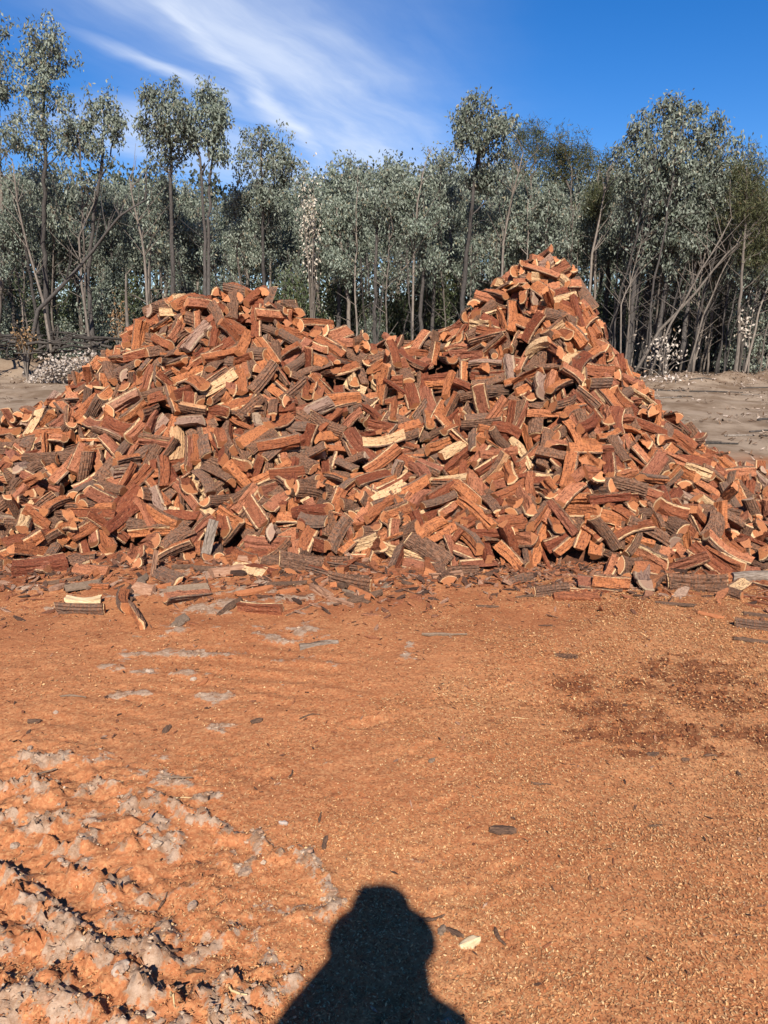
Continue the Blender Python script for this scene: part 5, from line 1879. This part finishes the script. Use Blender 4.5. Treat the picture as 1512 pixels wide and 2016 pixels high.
# ------------------------------------------------------------------ the photographer, whose shadow falls into the picture
def build_person():
    J = {'pelvis': (0, -.36, .98), 'belly': (0, -.36, 1.12), 'chest': (0, -.37, 1.30), 'neck0': (0, -.32, 1.48), 'neck': (0, -.30, 1.54),
         'head0': (0, -.285, 1.575), 'head1': (0, -.28, 1.645), 'head2': (0, -.288, 1.715)}
    v, e, rr = [], [], []
    idx = {}

    def add(n, p, r, par=None):
        idx[n] = len(v); v.append(p); rr.append(r)
        if par: e.append((idx[par], idx[n]))
    add('pelvis', J['pelvis'], (.165, .12))
    add('belly', J['belly'], (.15, .115), 'pelvis')
    add('chest', J['chest'], (.175, .12), 'belly')
    add('neck0', J['neck0'], (.095, .08), 'chest')
    add('neck', J['neck'], (.06, .06), 'neck0')
    add('head0', J['head0'], (.062, .075), 'neck')
    add('head1', J['head1'], (.076, .095), 'head0')
    add('head2', J['head2'], (.058, .07), 'head1')
    for s in (-1, 1):
        n = 'lr'[s > 0]
        el = (s * (.26 if s < 0 else .13), -.19, 1.28 if s < 0 else 1.33)
        add('sh' + n, (s * .158, -.31, 1.45), (.075, .075), 'neck0')
        add('ua' + n, tuple((np.array((s * .158, -.31, 1.45)) + np.array(el)) / 2), (.062, .062), 'sh' + n)
        add('el' + n, el, (.054, .054), 'ua' + n)
        wr = (s * .070, -.060, 1.455)
        add('fa' + n, tuple(np.array(el) * .55 + np.array(wr) * .45), (.04, .04), 'el' + n)
        add('wr' + n, wr, (.027, .030), 'fa' + n)
        add('pm' + n, (s * .058, -.046, 1.51), (.018, .032), 'wr' + n)
        for k in range(4):
            z = 1.500 + k * .019
            add('f%d%s' % (k, n), (s * .052, -.030, z), (.0085, .0085), 'pm' + n)
            add('g%d%s' % (k, n), (s * .047, -.013, z + .002), (.008, .008), 'f%d%s' % (k, n))
        add('t' + n, (s * .046, -.040, 1.53), (.010, .010), 'pm' + n)
        add('u' + n, (s * .026, -.034, 1.55), (.009, .009), 't' + n)
        add('hip' + n, (s * .095, -.36, .92), (.095, .10), 'pelvis')
        add('kn' + n, (s * .115, -.345, .50), (.060, .065), 'hip' + n)
        add('cf' + n, (s * .122, -.37, .34), (.055, .06), 'kn' + n)
        add('an' + n, (s * .125, -.38, .10), (.042, .045), 'cf' + n)
        add('ft' + n, (s * .135, -.30, .052), (.045, .045), 'an' + n)
        add('to' + n, (s * .140, -.19, .040), (.038, .035), 'ft' + n)
    me = bpy.data.meshes.new('person')
    me.from_pydata(v, e, [])
    o = link('person_rig', me)
    md = o.modifiers.new('skin', 'SKIN')
    sv = me.skin_vertices[0].data
    for i, r_ in enumerate(rr):
        sv[i].radius = r_
        sv[i].use_root = (i == 0)
    sb = o.modifiers.new('sub', 'SUBSURF'); sb.levels = 1; sb.render_levels = 1
    bpy.context.view_layer.update()
    dg = bpy.context.evaluated_depsgraph_get()
    body = bpy.data.meshes.new_from_object(o.evaluated_get(dg))
    bpy.data.objects.remove(o)
    body.name = 'person'
    sk = plain('skin', (0.42, 0.25, 0.18), (0.48, 0.30, 0.22), 20, (1, 1, 1), .1, .002, .6)
    shirt = plain('shirt', (0.05, 0.07, 0.12), (0.07, 0.09, 0.15), 30, (1, 1, 1), .3, .004)
    trs = plain('trousers', (0.09, 0.08, 0.06), (0.13, 0.11, 0.09), 30, (1, 1, 1), .3, .004)
    boot = plain('boots', (0.06, 0.035, 0.02), (0.10, 0.06, 0.035), 30, (1, 1, 1), .3, .004)
    body.materials.clear()
    for m in (sk, shirt, trs, boot): body.materials.append(m)
    for p in body.polygons:
        c = p.center
        arm = c.y > -0.13 and c.z > 1.2
        p.material_index = 3 if c.z < .13 else 2 if c.z < 1.0 else (0 if (c.z > 1.50 and abs(c.x) < .16) or arm else 1)
        p.use_smooth = True
    for q in body.vertices:
        f = 1.0 if q.co.y < -0.13 else 0.0
        q.co.x += 0.028 * f
    person = link('person', body)
    tag(person, 'person in a brimmed hat and dark shirt raising a phone with both hands', 'person')
    # hat
    bm = bmesh.new()
    prof = [(.0, .115), (.05, .113), (.082, .095), (.096, .05), (.102, .0), (.130, -.012), (.152, -.010), (.153, -.014), (.130, -.018), (.100, -.006), (.090, .045), (.0, .105)]
    n = 28
    rows = []
    for r_, z in prof:
        rows.append([bm.verts.new((math.cos(2 * math.pi * k / n) * r_ * .97, math.sin(2 * math.pi * k / n) * r_ * 1.08, z)) for k in range(n)])
    for a_, b_ in zip(rows[:-1], rows[1:]):
        for k in range(n):
            bm.faces.new((a_[k], a_[(k + 1) % n], b_[(k + 1) % n], b_[k]))
    bmesh.ops.remove_doubles(bm, verts=bm.verts, dist=1e-5)
    bmesh.ops.recalc_face_normals(bm, faces=bm.faces)
    hm = bpy.data.meshes.new('hat'); bm.to_mesh(hm); bm.free()
    hm.materials.append(plain('hat_felt', (0.16, 0.11, 0.07), (0.22, 0.16, 0.10), 30, (1, 1, 1), .3, .004))
    hat = link('hat', hm)
    hat.location = (.028, -.285, 1.692); hat.rotation_euler = (R(-6), 0, 0)
    tag(hat, 'brown brimmed felt hat on the head of the person', 'hat')
    # shoulder-length shell under the hat, added unseen to widen the cast shadow's neck
    bm = bmesh.new()
    rows = []
    for z, rx, ry in ((1.73, .085, .10), (1.66, .108, .118), (1.58, .120, .125), (1.50, .120, .125), (1.45, .112, .115), (1.452, .096, .098), (1.50, .104, .107), (1.58, .108, .107), (1.66, .092, .102), (1.73, .07, .085)):
        rows.append([bm.verts.new((.028 + rx * (1 + .03 * math.sin(k * 2.3)) * math.cos(a_), -.30 + ry * math.sin(a_), z)) for k, a_ in enumerate(np.linspace(R(165), R(375), 26))])
    for a_, b_ in zip(rows[:-1], rows[1:]):
        for k in range(25):
            bm.faces.new((a_[k], a_[k + 1], b_[k + 1], b_[k]))
    hr = bpy.data.meshes.new('shadow_hair'); bm.to_mesh(hr); bm.free()
    hr.materials.append(plain('shadow_hair', (0.05, 0.03, 0.02), (0.10, 0.06, 0.035), 40, (3, 3, .4), .5, .004))
    link('shadow_hair', hr, person)
    # phone: body, glass, lens ring; the picture is taken through its lens
    bm = bmesh.new()
    bmesh.ops.create_cube(bm, size=1, matrix=Matrix.Diagonal((.074, .008, .150, 1)))
    bmesh.ops.bevel(bm, geom=bm.edges[:], offset=.0025, segments=2, affect='EDGES')
    pm = bpy.data.meshes.new('phone'); bm.to_mesh(pm); bm.free()
    pm.materials.append(plain('phone_shell', (0.02, 0.02, 0.022), (0.03, 0.03, 0.033), 20, (1, 1, 1), .02, .001, .3))
    ph = link('phone', pm)
    ph.rotation_euler = (-PITCH, 0, 0)
    ph.location = (0, -.017 - .050 * math.sin(PITCH) * 0, CAM_H - .055)
    ph.location = Vector((0, 0, CAM_H)) + Matrix.Rotation(-PITCH, 3, 'X') @ Vector((0, -.014, -.055))
    tag(ph, 'black phone held upright in front of the face', 'phone')
    mb = MB(); mb.tube([(0, .0040, .055), (0, .0062, .055)], [.008, .007], 16)
    link('lens_ring', mb.mesh('lens_ring', [pm.materials[0]]), ph)
    mb = MB()
    mb.v = [(-.034, -.0044, -.072), (.034, -.0044, -.072), (.034, -.0044, .072), (-.034, -.0044, .072), (-.034, -.0041, -.072), (.034, -.0041, -.072), (.034, -.0041, .072), (-.034, -.0041, .072)]
    mb.f = [(0, 1, 2, 3), (7, 6, 5, 4), (0, 4, 5, 1), (1, 5, 6, 2), (2, 6, 7, 3), (3, 7, 4, 0)]; mb.m = [0] * 6
    link('screen', mb.mesh('screen', [plain('glass', (0.01, 0.01, 0.012), (0.012, 0.012, 0.014), 5, (1, 1, 1), 0, .001, .08)]), ph)


build_person()


# ------------------------------------------------------------------ calibrate every surface's albedo for that exposure
ALBEDO = 0.68
for m in bpy.data.materials:
    t = m.node_tree
    for nd in list(t.nodes):
        sock = nd.inputs.get('Base Color') if nd.type == 'BSDF_PRINCIPLED' else nd.inputs.get('Color') if nd.type == 'BSDF_TRANSLUCENT' else None
        if sock is None or not sock.is_linked: continue
        mx = t.nodes.new('ShaderNodeMix')
        mx.data_type = 'RGBA'; mx.blend_type = 'MULTIPLY'
        mx.inputs[0].default_value = 1.0
        t.links.new(sock.links[0].from_socket, mx.inputs[6])
        mx.inputs[7].default_value = (ALBEDO, ALBEDO, ALBEDO, 1)
        t.links.new(mx.outputs[2], sock)
